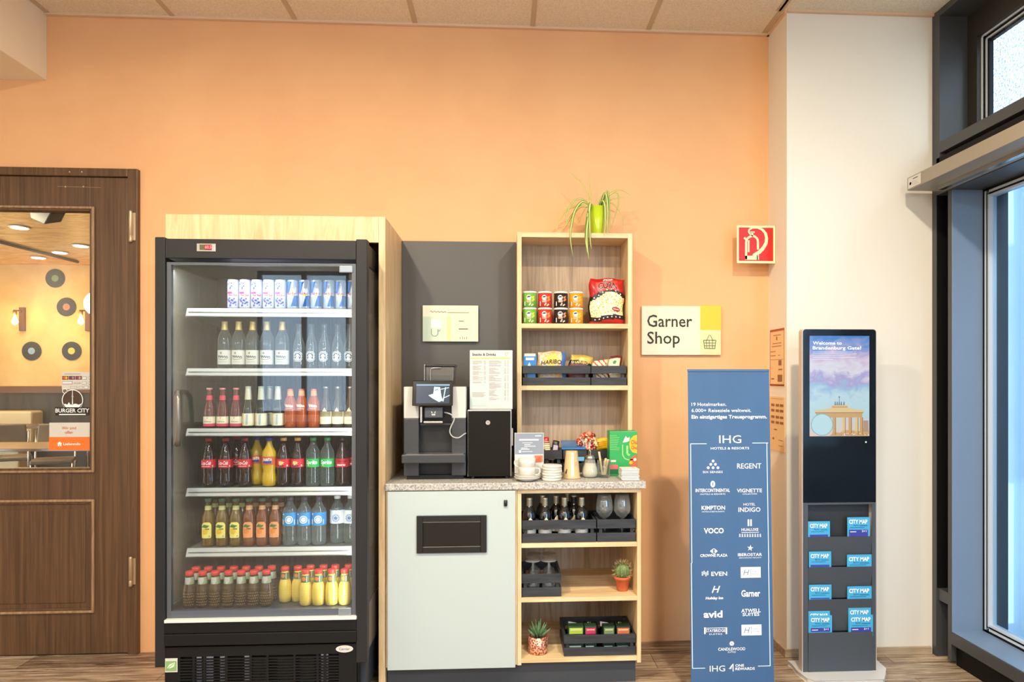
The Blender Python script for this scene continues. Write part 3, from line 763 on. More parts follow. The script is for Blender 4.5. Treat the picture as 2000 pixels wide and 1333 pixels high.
fl = flat(334.5, 1301, YF, .003); b.dpoly(fl, [(-8, -5), (-3, 3), (8, 7), (6, -2), (-2, -5)], mat('eco_leaf', (226, 240, 214))); b.dline(flat(334.5, 1301, YF, .004), [(-9, -7), (6, 5)], 1.2, mat('eco_green', (0, 0, 0)))
b.build('energy_sticker', t, label='small white and green leaf sticker')
b = B(); b.pbox(384, 421, 476, 491.5, YF - .001, .01, SILVER); b.build('controller', t, bevel=.001); ct = SC.objects['controller']
b = B(); R(b, 390, 478, 400, 488.5, YF - .001, mat('display_olive', (92, 78, 40))); R(b, 400, 478, 413.5, 489, YF - .001, mat('display_red', (110, 10, 20), emit=(150, 10, 24), es=.6))
T(b, '60.5', 407, 486, YF - .001, 6.2, mat('led_red', (255, 110, 120), emit=(255, 100, 110), es=2.5), w=12, bold=.01)
o = b.build('display', ct)
# shelves
SHM = mat('shelf_wire_grey', (186, 184, 180), .35, .5)
SHY = YS
shelf_z = []
for i, (py0, py1) in enumerate(((603, 620), (720, 735), (837, 852), (953, 969), (1070, 1086))):
    z1, z0 = Z(525, py0, SHY), Z(525, py1, SHY); shelf_z.append(z1)
    b = B(); b.box(ix0 + .005, ix1 + .01, SHY + .012, YBK - .008, z1 - .012, z1 - .001, glass('shelf_glass', (214, 220, 220), 1.0, body=(170, 170, 168), bw=.5)); s_ = b.build('shelf', t)
    b = B(); xa, xb_ = ix0 + .004, ix1 + .01
    sec = [(SHY + .012, z1 - .012), (SHY + .012, z1), (SHY + .004, z1), (SHY - .012, z0 + .004), (SHY - .012, z0), (SHY - .006, z0), (SHY + .008, z1 - .012)]
    b.prism([(y, z) for y, z in sec], xa, xb_, mat('price_rail', (206, 206, 206), .25, .25), 'x'); b.build('price_rail', s_)
    b = B(); zb2 = (z1 + z0) / 2; b.box(xa + .01, xb_, SHY - .0075, SHY - .0035, zb2 - .001, zb2 + .003, SILVER); b.box(xa + .004, xb_, SHY - .015, SHY - .011, z0 + .0005, z0 + .004, SILVER); b.build('rail_edge', s_)
    for xx in (ix0 + .006, ix1 - .008):
        b = B(); b.prism([(SHY + .02, z1 - .012), (SHY + .04, z1 - .02), (YBK - .01, z1 - .07), (YBK - .01, z1 - .012)], xx, xx + .003, SHM, 'x'); b.build('bracket', s_)

# ---------------------------------------------------------------- the drinks
used = {}
def bottle(name, cat, body, bm, cap=None, capm=None, lab=None, labm=None, dec=None, neck=None, neckm=None, extra=None, lobes=0, amp=0, seg=22):
    """prototype at the origin: body lathe, cap (r,z0,z1), label band (r,z0,z1), printed decoration dec(b,f)"""
    t = thing(name, 'x', cat)
    b = B(); b.lathe(body, bm, seg=seg, lobes=lobes, amp=amp); b.build('glass_body' if 'bottle' in name else 'can_body', t)
    if cap:
        r, z0, z1 = cap
        b = B(); b.lathe([(r * .97, z0), (r, z0 + .001), (r, z1 - .002), (r * .9, z1)], capm, seg=18); b.build('cap', t)
    if lab:
        r, z0, z1 = lab
        b = B(); b.lathe([(r, z0), (r, z1)], labm, seg=28, cap=False); b.build('label_band', t)
        if dec:
            b = B(); dec(b, cyl(r + .0006), z0, z1)
            b.build('label_print', t)
    elif dec:
        b = B(); dec(b, cyl(max(q[0] for q in body) + .0006), 0, 0); b.build('label_print', t)
    if neck:
        r0, r1, z0, z1 = neck
        b = B(); b.lathe([(r0, z0), (r1, z1)], neckm, seg=18, cap=False); b.build('neck_label', t)
    t.location = (0, 0, -5)
    return t
def row(proto, pxs, Y, z, fmt, group, first=1, total=None, dy=None):
    out = []
    n = total or len(pxs)
    for i, px in enumerate(pxs):
        k = i + first
        w = 'leftmost' if k == 1 else 'rightmost' if k == n and n > 1 else ORD[k] + ' from the left'
        y = Y + (dy[i] if dy else 0)
        out.append(place(proto, used, (X(px, y), y, z), fmt % w, group, random.uniform(-.25, .25) if not dy else 0))
    return out

# top shelf: slim cans
def can_body(r=.0262, h=.134):
    return [(r * .8, 0), (r * .95, .004), (r, .01), (r, h - .010), (r * .9, h - .003), (r * .93, h), (r * .86, h), (r * .84, h - .003)]
CW = mat('can_pearl_white', (214, 214, 230), .25, .2); CB = mat('can_blue', (30, 120, 205), .22, .4); CSV = mat('can_silver', (214, 222, 232), .2, .6)
PINK = mat('can_pink', (226, 70, 130), .4); VIO = mat('can_violet', (76, 66, 170), .4); NAVY = mat('can_navy', (70, 84, 150), .4); REDP = mat('print_red', (214, 40, 50), .45)
def dec_a(b, f, z0, z1):
    random.seed(3)
    for i in range(16):
        u, v = random.uniform(-.012, .03), random.uniform(.014, .048); b.ddisc(f, u - .006, v, random.uniform(.003, .006), (VIO, NAVY)[i % 2], 6)
    for i in range(12):
        u, v = random.uniform(-.024, .002), random.uniform(.085, .12); b.ddisc(f, u, v, random.uniform(.0015, .004), NAVY, 5)
    b.drect(f, -.022, .068, .004, .077, PINK, 3); b.text(f, 'Red Bull', .006, .058, .009, REDP, w=.036, bold=.02)
def dec_b(b, f, z0, z1):
    for s in (1, -1):
        b.dpoly(f, [(-.034, .072), (-.012, .072), (.004, .126), (-.034, .126)], CB); b.dpoly(f, [(-.002, .012), (.034, .012), (.034, .062), (.012, .062)], CB)
    b.dpoly(f, [(.012, .076), (.034, .076), (.034, .126), (.024, .126)], CSV)
    b.text(f, 'Red Bull', 0, .066, .010, REDP, w=.044, bold=.03)
    b.ddisc(f, .006, .063, .006, mat('print_yellow', (250, 206, 70), .4))
ca = bottle('drink_can', 'drink can', can_body(), CW, dec=dec_a)
cb = bottle('drink_can_blue', 'drink can', can_body(), CSV, dec=dec_b)
cb.name = 'energy_drink_can'
zs_ = [z + .0005 for z in shelf_z]
Y1 = -.495
row(ca, [456, 479, 502, 525, 548.5], Y1, zs_[0], 'white and violet slim can on top fridge shelf, %s of five', 'white and violet cans', dy=[0] * 5)
row(cb, [572, 595, 618, 642.5, 666, 689], Y1, zs_[0], 'blue and silver slim can on top fridge shelf, %s of six', 'blue and silver cans', dy=[0] * 6)

# second shelf
CLB = glass('clear_bottle', (232, 238, 238), 1.6, edge=.4, body=(206, 214, 216), bw=.06)
GOLD = mat('gold_foil', (222, 196, 128), .35, .5)
def dec_beer(b, f, z0, z1):
    b.ddisc(f, -.006, z1 - .013, .005, mat('crest_olive', (150, 140, 110)), 7)
    squig(b, f, 0, z0 + .030, .046, .013, mat('script_grey', (70, 72, 74)))
    b.dline(f, [(-.022, z0 + .027), (-.008, z0 + .022), (.008, z0 + .022), (.024, z0 + .029)], .0016, mat('script_grey', (0, 0, 0)))
    b.drect(f, -.018, z0 + .010, .018, z0 + .012, GREYINK, 3)
beer = bottle('beer_bottle', 'bottle', [(.027, 0), (.0305, .004), (.0305, .125), (.026, .150), (.016, .172), (.0125, .19), (.012, .205)], mat('pale_beer', (196, 196, 176), .12, coat=.5) if False else CLB,
              (.0135, .203, .216), GOLD, (.0310, .018, .083), PAPER, dec_beer, (.0155, .0130, .176, .203), GOLD)
def dec_clear(b, f, z0, z1):
    m_ = mat('enamel_white', (238, 244, 250), .4)
    b.dring(f, 0, .055, .018, .003, m_, 24); b.dring(f, 0, .055, .0235, .0018, m_, 24, 20, 160); b.dring(f, 0, .055, .0235, .0018, m_, 24, 200, 340)
    b.dpoly(f, [(-.010, .056), (-.003, .068), (0, .063), (.003, .068), (.010, .056)], m_); b.drect(f, -.024, .0535, .024, .0548, m_, 4); b.ddisc(f, 0, .045, .008, m_, 10)
clr = bottle('water_bottle', 'bottle', [(.023, 0), (.0265, .005), (.0265, .10), (.0225, .12), (.013, .15), (.0105, .19), (.0125, .192), (.0125, .205)], CLB, None, None, dec=dec_clear)
row(beer, [439, 466.5, 493.7, 521.6, 551.4], -.49, zs_[1], 'gold-foiled bottle with white label on second fridge shelf, %s of five', 'white label bottles', dy=[0] * 5)
row(clr, [584, 608.4, 633.3, 659.4, 682.6], -.49, zs_[1], 'clear bottle with white badge on second fridge shelf, %s of five', 'clear badge bottles', dy=[0] * 5)

# third shelf
def liquid(name, c, a=.55, rough=.08):
    if name in _M: return _M[name]
    m = bpy.data.materials.new(name); m.use_nodes = True; nt = m.node_tree
    bs = nt.nodes['Principled BSDF']; out = nt.nodes['Material Output']
    bs.inputs['Base Color'].default_value = lin(c); bs.inputs['Roughness'].default_value = rough; bs.inputs['Coat Weight'].default_value = 1; bs.inputs['Coat Roughness'].default_value = .03
    tr = nt.nodes.new('ShaderNodeBsdfTransparent'); tr.inputs[0].default_value = lin(tuple(min(255, v + 50) for v in c))
    mx = nt.nodes.new('ShaderNodeMixShader'); mx.inputs[0].default_value = a
    nt.links.new(tr.outputs[0], mx.inputs[1]); nt.links.new(bs.outputs[0], mx.inputs[2]); nt.links.new(mx.outputs[0], out.inputs[0])
    _M[name] = m
    return m
COLA = liquid('cola', (48, 26, 18), .85); PINKD = liquid('red_drink', (110, 40, 34), .8); DGREEN = liquid('dark_green_glass', (40, 42, 28), .85); MATE = liquid('amber_drink', (206, 98, 30), .62)
LEMT = liquid('lemon_iced_tea', (128, 98, 22), .72); PEAT = liquid('peach_iced_tea', (136, 72, 18), .72); FAN = liquid('orange_soda', (222, 178, 20), .9); APP = liquid('apple_juice', (100, 70, 28), .6); ORJ = liquid('orange_juice', (246, 210, 84), .96, .2)
SMK = liquid('smoky_drink', (110, 96, 80), .5)
small = lambda r=.0265, h=.17: [(r * .85, 0), (r, .005), (r, h * .42), (r * .86, h * .56), (r * .52, h * .74), (r * .42, h * .95), (r * .48, h)]
CREAML = mat('cream_label', (240, 232, 206), .5); PNKL = mat('pink_band', (222, 70, 96), .5)
def dec_p(b, f, z0, z1):
    b.drect(f, -.04, z0, .04, z0 + .012, PNKL, 8); squig(b, f, 0, z0 + .018, .034, .007, mat('script_green', (110, 120, 90))); b.ddisc(f, 0, z1 - .006, .0025, REDP, 8)
p1 = bottle('pink_lemonade_bottle', 'bottle', small(.0262, .176), PINKD, (.0135, .174, .182), mat('cap_rose', (220, 150, 150), .35, .3), (.0268, .008, .052), CREAML, dec_p, (.0150, .0125, .122, .148), PNKL)
NEKS = mat('neck_foil_pale', (214, 212, 190), .35, .3)
def dec_g(b, f, z0, z1):
    b.dpoly(f, [(-.003, z0 + .004), (.006, z0 + .004), (.008, z1 - .004), (-.001, z1 - .006)], mat('stripe_blue', (168, 190, 204))); b.drect(f, -.022, z0 + .002, -.016, z1 - .003, mat('stripe_gold', (208, 182, 120)), 2)
p2 = bottle('craft_soda_bottle', 'bottle', small(.0262, .184), DGREEN, (.0135, .182, .190), mat('cap_pale_green', (196, 214, 196), .35, .3), (.0268, .010, .066), CREAML, dec_g, (.0165, .0122, .118, .182), NEKS)
def dec_m(b, f, z0, z1):
    m_ = mat('script_cream', (240, 226, 200)); squig(b, f, 0, .092, .038, .018, m_); b.drect(f, -.016, .086, .016, .088, m_, 3)
p3 = bottle('amber_soda_bottle', 'bottle', [(.022, 0), (.0265, .004), (.0265, .118), (.021, .132), (.0125, .150), (.0115, .172)], MATE, (.0135, .170, .178), mat('cap_copper', (214, 120, 84), .35, .5), None, None, dec_m, (.0150, .0125, .142, .170), mat('neck_peach', (236, 160, 110), .5))
def dec_s(b, f, z0, z1):
    b.dpoly(f, [(-.011, z1), (.011, z1), (.006, z1 + .008), (.001, z1 + .018), (-.006, z1 + .008)], mat('cream_emblem', (226, 216, 180))); b.drect(f, -.03, z0 + .034, .03, z1, mat('khaki_band', (150, 134, 100)), 6); squig(b, f, 0, z0 + .014, .022, .006, mat('faded_gold', (190, 180, 150)))
p4 = bottle('tonic_bottle', 'bottle', small(.0262, .182), SMK, (.0135, .180, .188), SILVER, (.0268, .016, .074), CREAML, dec_s)
Y3 = -.492
row(p1, [409.4, 435, 461.3], Y3, zs_[2], 'dark red bottle with pink neck band on third shelf, %s of three', 'pink neck bottles', dy=[0] * 3)
row(p2, [485, 510, 527, 543], Y3, zs_[2], 'green bottle with pale foil neck on third fridge shelf, %s of four', 'foil neck bottles', dy=[0, 0, .07, 0])
row(p3, [567, 589, 613], Y3, zs_[2], 'amber bottle with cream script on third fridge shelf, %s of three', 'amber bottles', dy=[0, .012, 0])
row(p4, [636.4, 660, 683.7], Y3, zs_[2], 'smoky bottle with khaki label on third fridge shelf, %s of three', 'tonic bottles', dy=[0] * 3)

# fourth shelf: half litre soft drinks
CRED = mat('label_red', (214, 36, 44), .45); CORG = mat('label_orange', (246, 128, 26), .45); CGRN = mat('label_green', (52, 178, 84), .45)
pet = [(.022, 0), (.030, .006), (.0315, .03), (.0285, .060), (.0285, .072), (.0315, .082), (.0315, .122), (.029, .142), (.021, .172), (.0125, .195), (.0115, .208)]
petf = [(.020, 0), (.030, .006), (.0335, .03), (.030, .055), (.0275, .072), (.0315, .098), (.0325, .14), (.030, .158), (.019, .178), (.0125, .195), (.0115, .208)]
pets = [(.024, 0), (.031, .008), (.0318, .03), (.0312, .09), (.0318, .12), (.0318, .150), (.028, .164), (.019, .18), (.0125, .195), (.0115, .208)]
def dcoke(b, f, z0, z1):
    b.text(f, 'Coca-Cola', -.006, z0 + .014, .017, WPRINT, w=.050, slant=.3, bold=.02); b.drect(f, -.022, z0 + .006, .016, z0 + .0075, WPRINT, 4); b.drect(f, .026, z0 + .004, .031, z0 + .012, PAPER)
def dzero(b, f, z0, z1):
    b.text(f, 'Coca-Cola', 0, z0 + .022, .012, INK, w=.05, slant=.3, bold=.03); b.text(f, 'zero', 0, z0 + .006, .009, WPRINT, w=.04, bold=.04)
def dfanta(b, f, z0, z1):
    b.dpoly(f, [(-.020, z0 + .010), (.016, z0 + .006), (.022, z0 + .02), (-.016, z0 + .018)], mat('fanta_blue', (44, 62, 160))); b.text(lambda u, v: f(u, v) , 'FANTA', 0, z0 + .018, .013, WPRINT, w=.042, bold=.05, slant=.2)
def dmezzo(b, f, z0, z1):
    Yl = mat('print_yellow', (0, 0, 0))
    for k in range(9):
        a = math.radians(k * 40 + 12); b.dpoly(f, [(-.004 + .004 * math.cos(a + 1.2), z0 + .020 + .004 * math.sin(a + 1.2)), (-.004 + .017 * math.cos(a), z0 + .020 + .014 * math.sin(a)), (-.004 + .004 * math.cos(a - 1.2), z0 + .020 + .004 * math.sin(a - 1.2))], Yl if k % 3 else WPRINT)
    b.drect(f, -.018, z0 + .004, .010, z0 + .009, mat('mezzo_violet', (70, 40, 110)), 3); b.drect(f, .022, z0 + .004, .029, z0 + .012, PAPER)
def dsprite(b, f, z0, z1):
    b.text(f, 'Sprite', 0, z0 + .014, .018, WPRINT, w=.054, slant=.15, bold=.04); b.drect(f, -.02, z0 + .004, -.006, z0 + .008, mat('lime', (150, 214, 60)), 2)
def soft(name, body, bm, capc, labm, dec, lab=(.0320, .088, .126)):
    return bottle(name, 'bottle', body, bm, (.0145, .208, .222), mat('cap_' + name, capc, .4), lab, labm, dec, seg=24)
PETC = glass('clear_pet', (222, 232, 226), 2.0, edge=.45, body=(196, 206, 200), bw=.07)
k1 = soft('cola_bottle', pet, COLA, (170, 24, 30), CRED, dcoke); k5 = soft('sugarfree_cola_bottle', pet, COLA, (40, 34, 32), mat('label_red_dark', (198, 30, 40), .45), dzero)
k2 = soft('orange_soda_bottle', petf, FAN, (46, 52, 150), CORG, dfanta, (.0330, .100, .138)); k3 = soft('cola_orange_bottle', pet, COLA, (226, 170, 80), CRED, dmezzo); k4 = soft('lemon_lime_bottle', pets, PETC, (60, 140, 84), CGRN, dsprite)
Y4 = -.49
for (pr, pxs, ys, fm, g) in ((k1, [408, 441, 463, 479], [0, 0, .075, .0], 'cola bottle with red label on fourth fridge shelf, %s of four', 'cola bottles'),
                             (k2, [502, 526], [.052, -.006], 'bulbous yellow-orange soda bottle on fourth fridge shelf, %s of two', 'orange sodas'),
                             (k3, [554, 581.5], [0, 0], 'dark bottle with red label and yellow star burst, %s of two', 'yellow burst bottles'),
                             (k4, [611.6, 639.5], [0, 0], 'clear bottle with bright green label on fourth fridge shelf, %s of two', 'green label bottles'),
                             (k5, [669, 690], [0, .052], 'cola bottle with black-lettered red label on fourth shelf, %s', 'dark lettered colas')):
    row(pr, pxs, Y4, zs_[3], fm, g, dy=ys)

# fifth shelf
tea = [(.024, 0), (.0285, .005), (.0285, .040), (.0275, .06), (.0285, .12), (.027, .136), (.019, .155), (.0125, .176), (.012, .205)]
def dtea(c):
    def d_(b, f, z0, z1):
        lb = mat('tea_label_%d' % c[0], c, .5)
        b.dpoly(f, [(-.022, z0), (.022, z0), (.024, z0 + .01), (.024, z1 - .012), (.016, z1 - .001), (.0, z1), (-.012, z1 - .002), (-.022, z1 - .014), (-.024, z0 + .02)], lb)
        g = curved(lambda u, v: (lambda p: (p[0] * 1.02, p[1] * 1.03, p[2]))(f(u, v)), .006)
        b.ddisc(g, -.004, z0 + .030, .013, mat('tea_fruit_%d' % c[1], (246, 196, 40) if c[1] > 200 else (240, 140, 50)), 16)
        b.dpoly(g, [(-.022, z1 - .022), (-.008, z1 - .010), (.016, z1 - .016), (.004, z1 - .026)], mat('tea_leaf', (60, 120, 50)))
        b.text(g, 'tea', .006, z1 - .034, .009, mat('tea_ink', (24, 60, 30)), w=.018, bold=.03)
        b.ddisc(g, .015, z0 + .008, .004, GREYINK, 8)
    return d_
CAPG = mat('cap_tea_green', (56, 110, 78), .4)
tl = bottle('lemon_iced_tea_bottle', 'bottle', tea, LEMT, (.0145, .202, .218), CAPG, (.0290, .040, .041), LEMT, lambda b, f, z0, z1: dtea((244, 232, 120))(b, f, .040, .112), (.0165, .0135, .160, .184), mat('neck_lemon', (232, 226, 150), .5))
tp = bottle('peach_iced_tea_bottle', 'bottle', tea, PEAT, (.0145, .202, .218), CAPG, (.0290, .040, .041), PEAT, lambda b, f, z0, z1: dtea((250, 160, 100))(b, f, .040, .112), (.0165, .0135, .160, .184), mat('neck_peach2', (240, 184, 130), .5))
BLUL = mat('label_sky_blue', (40, 146, 214), .45); WPET = glass('water_pet', (212, 226, 226), 2.0, edge=.5, body=(190, 206, 206), bw=.12)
wat = [(.024, 0), (.032, .010), (.0325, .04), (.0315, .09), (.033, .10), (.033, .150), (.029, .165), (.0185, .182), (.0135, .194), (.012, .206)]
def dw1(b, f, z0, z1):
    b.dring(f, .004, z0 + .028, .016, .004, WPRINT, 20); b.ddisc(f, .004, z0 + .028, .011, WPRINT, 12); b.ddisc(f, -.002, z0 + .033, .003, BLUL, 8); b.ddisc(f, .010, z0 + .028, .004, BLUL, 8); b.ddisc(f, -.024, z1 - .008, .004, WPRINT, 8)
    for u in (-.026, -.03, .028): b.drect(f, u, z0 + .006, u + .003, z0 + .028, WPRINT)
def dw2(b, f, z0, z1):
    nb = mat('stencil_blue', (60, 120, 176))
    for k in range(14):
        a = math.radians(k * 360 / 14); b.dline(f, [(.011 * math.cos(a), z0 + .026 + .011 * math.sin(a)), (.019 * math.cos(a + .2), z0 + .026 + .019 * math.sin(a + .2))], .003, nb)
    b.ddisc(f, 0, z0 + .026, .008, nb, 10); b.ddisc(f, .001, z0 + .027, .003, WPRINT, 8)
w1 = bottle('blue_water_bottle', 'bottle', wat, WPET, (.0145, .206, .222), mat('cap_mauve', (96, 78, 96), .4), (.0336, .092, .152), BLUL, dw1, seg=24)
w2 = bottle('white_label_water_bottle', 'bottle', wat, WPET, (.0145, .206, .222), WHITE, (.0336, .094, .156), mat('label_pale', (226, 232, 236), .45), dw2, seg=24)
for (pr, pxs, ys, fm, g) in ((tl, [407, 434, 461], [0, 0, 0], 'iced tea bottle with lemon yellow label on fifth shelf, %s of three', 'lemon teas'),
                             (tl, [420, 448, 473], [.07, .07, .07], 'iced tea bottle half hidden behind lemon labelled row, %s', 'lemon teas behind'),
                             (tp, [487, 512.5, 538], [0, 0, 0], 'iced tea bottle with peach orange label on fifth shelf, %s of three', 'peach teas'),
                             (tp, [499, 524, 549], [.07, .07, .07], 'iced tea bottle half hidden behind the peach labelled row, %s', 'peach teas behind'),
                             (w1, [566.7, 594.6, 623], [0, 0, 0], 'clear water bottle with sky blue label on fifth shelf, %s of three', 'blue label waters'),
                             (w2, [659.0, 685], [.03, .03], 'water bottle with pale round-printed label on fifth shelf, %s', 'pale label waters')):
    row(pr, pxs, Y4, zs_[4], fm, g, dy=ys)

# bottom deck: small juices
juice = [(.021, 0), (.0272, .005), (.0285, .03), (.0282, .070), (.025, .092), (.0185, .108), (.0165, .128), (.0155, .142)]
REDC = mat('cap_red', (224, 64, 56), .35)
DOTM = mat('glass_dimple', (236, 230, 214), .15, coat=1)
def djuice(kind):
    def d_(b, f, z0, z1):
        g = cyl(.0288)
        for i in range(5):
            for j in range(7):
                u = (j - 3 + (i % 2) * .5) * .0078; b.ddisc(g, u, .016 + i * .012, .0011, DOTM, 6)
        h = cyl(.0208)
        if kind: b.dpoly(h, [(-.011, .133), (.011, .133), (.012, .120), (.004, .104), (-.004, .104), (-.012, .120)], PAPER); b.drect(h, -.009, .119, .009, .1225, mat('juice_red_print', (180, 60, 50)), 2)
        else: b.drect(h, -.014, .104, .014, .134, mat('juice_neck_green', (96, 120, 70)), 4); b.ddisc(cyl(.0212), -.003, .120, .009, mat('juice_orange_disc', (240, 130, 60)), 12); b.drect(cyl(.0212), .008, .106, .012, .132, PAPER)
    return d_
ja = bottle('apple_juice_bottle', 'bottle', juice, APP, (.0178, .140, .158), REDC, None, None, djuice(1), (.0205, .0190, .102, .134), mat('neck_band_sage', (170, 176, 140), .5)); jo = bottle('orange_juice_bottle', 'bottle', juice, ORJ, (.0178, .140, .158), REDC, None, None, djuice(0), (.0205, .0190, .102, .134), mat('neck_band_olive', (120, 134, 84), .5))
zd = Z(510, 1192, -.66) + .0005; Y6 = -.60
for (pr, pxs, ys, fm, g) in ((ja, [370.5, 396, 421, 446.5, 471.5, 496, 520.5], [0] * 7, 'red-capped apple juice bottle in front line on fridge floor, %s', 'front apple juices'),
                             (ja, [383, 407, 432, 457, 481, 506, 531], [.072] * 7, 'red-capped apple juice bottle in the second line, %s', 'apple juices behind'),
                             (jo, [597, 622, 648, 673.5], [0] * 4, 'red-capped yellow juice bottle in front line on fridge floor, %s', 'front yellow juices'),
                             (jo, [557, 582, 606.5, 632, 655, 681], [.055, .06, .075, .075, .075, .075], 'red-capped yellow juice bottle in the second line, %s', 'yellow juices behind')):
    row(pr, pxs, Y6, zd, fm, g, dy=ys)

# ================================================================== COUNTER
YW = -.56                                             # worktop and door front
ztop = Z(1010, 943.5, YW); zun = Z(1010, 957.5, YW)
wx0, wx1 = sx1 + .001, X(1262, YW)
b = B(); b.box(wx0, wx1, YW, -.024, zun, ztop, STONE)
b.build('worktop', label='speckled light stone-look worktop running over both base cabinets', cat='worktop', bevel=.004)
bx0, bx1 = X(1010.5, YS), X(1252, YS)
t = thing('base_cabinet', 'base cabinet with big pale mint door and black waste flap', 'cabinet', ((wx0 + bx0) / 2, -.28, 0))
zb0 = Z(880, 1308, YW)
b = B(); b.box(wx0 + .002, bx0 - .001, YS + .001, -.03, zb0 + .005, zun - .001, OAK); b.build('carcass', t)
dxa, dxb = X(755.5, YW), X(1006.5, YW)
b = B(); b.box(dxa + .002, dxb, YW + .001, YS, zb0, zun - .004, mat('pale_mint_laminate', (186, 199, 199), .45, spec=.4)); dr = b.build('door', t, bevel=.0015)
b = B()
xa, xb2, za, zb3 = X(814, YW), X(950.5, YW), Z(882, 1080, YW), Z(882, 1007, YW)
BZ = mat('flap_black', (24, 24, 25), .35)
fr(b, xa, xb2, YW - .010, YW + .001, za, zb3, BZ, .028); b.box(xa + .028, xb2 - .028, YW - .004, YW + .001, za + .028, zb3 - .028, mat('flap_recess', (14, 14, 15), .3))
b.build('waste_flap', dr, bevel=.002)
b = B(); b.box(xa + .028, xb2 - .028, YW - .011, YW - .009, zb3 - .030, zb3 - .0285, SILVER); b.box(xa + .028, xb2 - .028, YW - .011, YW - .009, za + .0285, za + .030, SILVER); b.build('flap_edge', dr)
b = B(); c0 = P(987.5, 983, YW); b.tube([(c0.x, YW - .004, c0.z - .013), (c0.x, YW - .004, c0.z + .013)], .008, BLACK, 14); b.build('lock', dr)
b = B(); b.box(wx0 + .004, bx1 - .02, YS + .035, -.1, 0, zb0, mat('plinth_charcoal', (60, 64, 70), .55, bump=.05, bscale=90)); b.build('plinth', t)

t = thing('open_shelf_unit', 'low light oak open shelf unit with three compartments under the worktop', 'shelf unit', ((bx0 + bx1) / 2, -.28, 0))
th = .0185
zbt = Z(1130, 1297, YS)
zsh = [Z(1130, 1061.5, YS), Z(1130, 1167.5, YS), Z(1130, 1285.5, YS)]
for (x0, x1) in ((bx0, bx0 + th), (bx1 - th, bx1)):
    b = B(); b.box(x0, x1, YS, -.025, zbt - .002, zun - .001, OAK); b.build('side_panel', t, bevel=.0008)
b = B(); b.box(bx0 + th, bx1 - th, YS, -.04, zun - .02, zun - .001, OAKH); b.build('top_panel', t)
for z in zsh:
    b = B(); b.box(bx0 + th, bx1 - th, YS + .001, -.04, z - .0195, z, OAKH); b.build('shelf', t, bevel=.0008)
b = B(); b.box(bx0 + th, bx1 - th, -.04, -.032, zbt, zun - .02, OAKG); b.build('back_panel', t)

# upper bookcase
YU = -.25
ux0, ux1 = X(1010, YU), X(1235, YU)
uz1 = Z(1122, 455, YU)
t = thing('wall_bookcase', 'tall shallow light oak bookcase standing on the worktop', 'bookcase', ((ux0 + ux1) / 2, -.13, ztop))
uth = .0225
for (x0, x1) in ((ux0, ux0 + uth), (ux1 - uth, ux1)):
    b = B(); b.box(x0, x1, YU, -.022, ztop + .0005, uz1, OAK); b.build('side_panel', t, bevel=.0008)
b = B(); b.box(ux0 + uth, ux1 - uth, YU, -.022, uz1 - .024, uz1, OAKH); b.build('top_panel', t, bevel=.0008)
zu = [Z(1122, 632.5, YU), Z(1122, 753.5, YU)]
for z in zu:
    b = B(); b.box(ux0 + uth, ux1 - uth, YU + .001, -.03, z - .0235, z, OAKH); b.build('shelf', t, bevel=.0008)
b = B(); b.box(ux0 + uth, ux1 - uth, -.03, -.022, ztop + .0005, uz1 - .024, OAKG); b.build('back_panel', t)

# dark wall panel
b = B(); b.box(sx1 + .002, ux0 - .001, -.02, -.002, ztop + .0005, Z(900, 472, -.02), mat('wall_panel_charcoal', (84, 82, 80), .42, spec=.5, bump=.03, bscale=200)); b.build('wall_panel', label='dark charcoal splash panel on the wall behind the coffee machine', cat='wall panel')

# ---------------------------------------------------------------- slatted crates
def crate(x0, x1, y0, z0, h, d, label, grp='charcoal slatted crates', slat=.40):
    t = thing('crate', label, 'crate', ((x0 + x1) / 2, y0 + d / 2, z0), grp)
    z0 += .0006; th = .009; zz = [(z0, z0 + h * slat), (z0 + h * (1 - slat), z0 + h)]
    for nm, (ya, yb) in (('front_slats', (y0, y0 + th)), ('back_slats', (y0 + d - th, y0 + d))):
        b = B()
        for a, c in zz: b.box(x0, x1, ya, yb, a, c, CRATE)
        b.build(nm, t, bevel=.0012)
    for xa in (x0 + .0005, x1 - th - .0005):
        b = B()
        for a, c in zz: b.box(xa, xa + th, y0 + th, y0 + d - th, a + .0005, c - .0005, CRATE)
        b.build('side_slats', t, bevel=.0012)
    for xa in (x0 + th + .001, x1 - th - .016):
        for ya in (y0 + th + .0005, y0 + d - th - .0155): b = B(); b.box(xa, xa + .015, ya, ya + .015, z0 + .006, z0 + h - .002, CRATE); b.build('corner_post', t)
    b = B(); b.box(x0 + th, x1 - th, y0 + th, y0 + d - th, z0, z0 + .006, CRATE); b.build('base_board', t)
    return t
yc = YU + .012
hA = Z(1085, 715, yc) - zu[1]
crate(X(1020.8, yc), X(1153.5, yc), yc, zu[1], hA, .17, 'long charcoal crate of sweet bags on the upper bookcase')
crate(X(1154.8, yc), X(1223.5, yc), yc, zu[1], hA, .17, 'short charcoal crate of small sweet packs on the upper bookcase')
ye = YS + .016
hE = Z(1090, 1017, ye) - zsh[0]
crate(X(1019.5, ye), X(1164.5, ye), ye, zsh[0], hE, .24, 'wide charcoal crate holding small wine bottles')
crate(X(1166.5, ye), X(1242, ye), ye, zsh[0], hE, .24, 'charcoal crate holding two upright wine glasses')
crate(X(1018.8, ye), X(1096.5, ye), ye, zsh[1], Z(1057, 1122.5, ye) - zsh[1], .24, 'charcoal crate holding upside-down wine glasses')
crate(X(1101.5, ye), X(1242, ye), ye, zsh[2], Z(1175, 1241, ye) - zsh[2], .26, 'wide charcoal crate filled with tea boxes on the lowest shelf')
yq = -.215
hC = Z(1080, 880, yq) - ztop
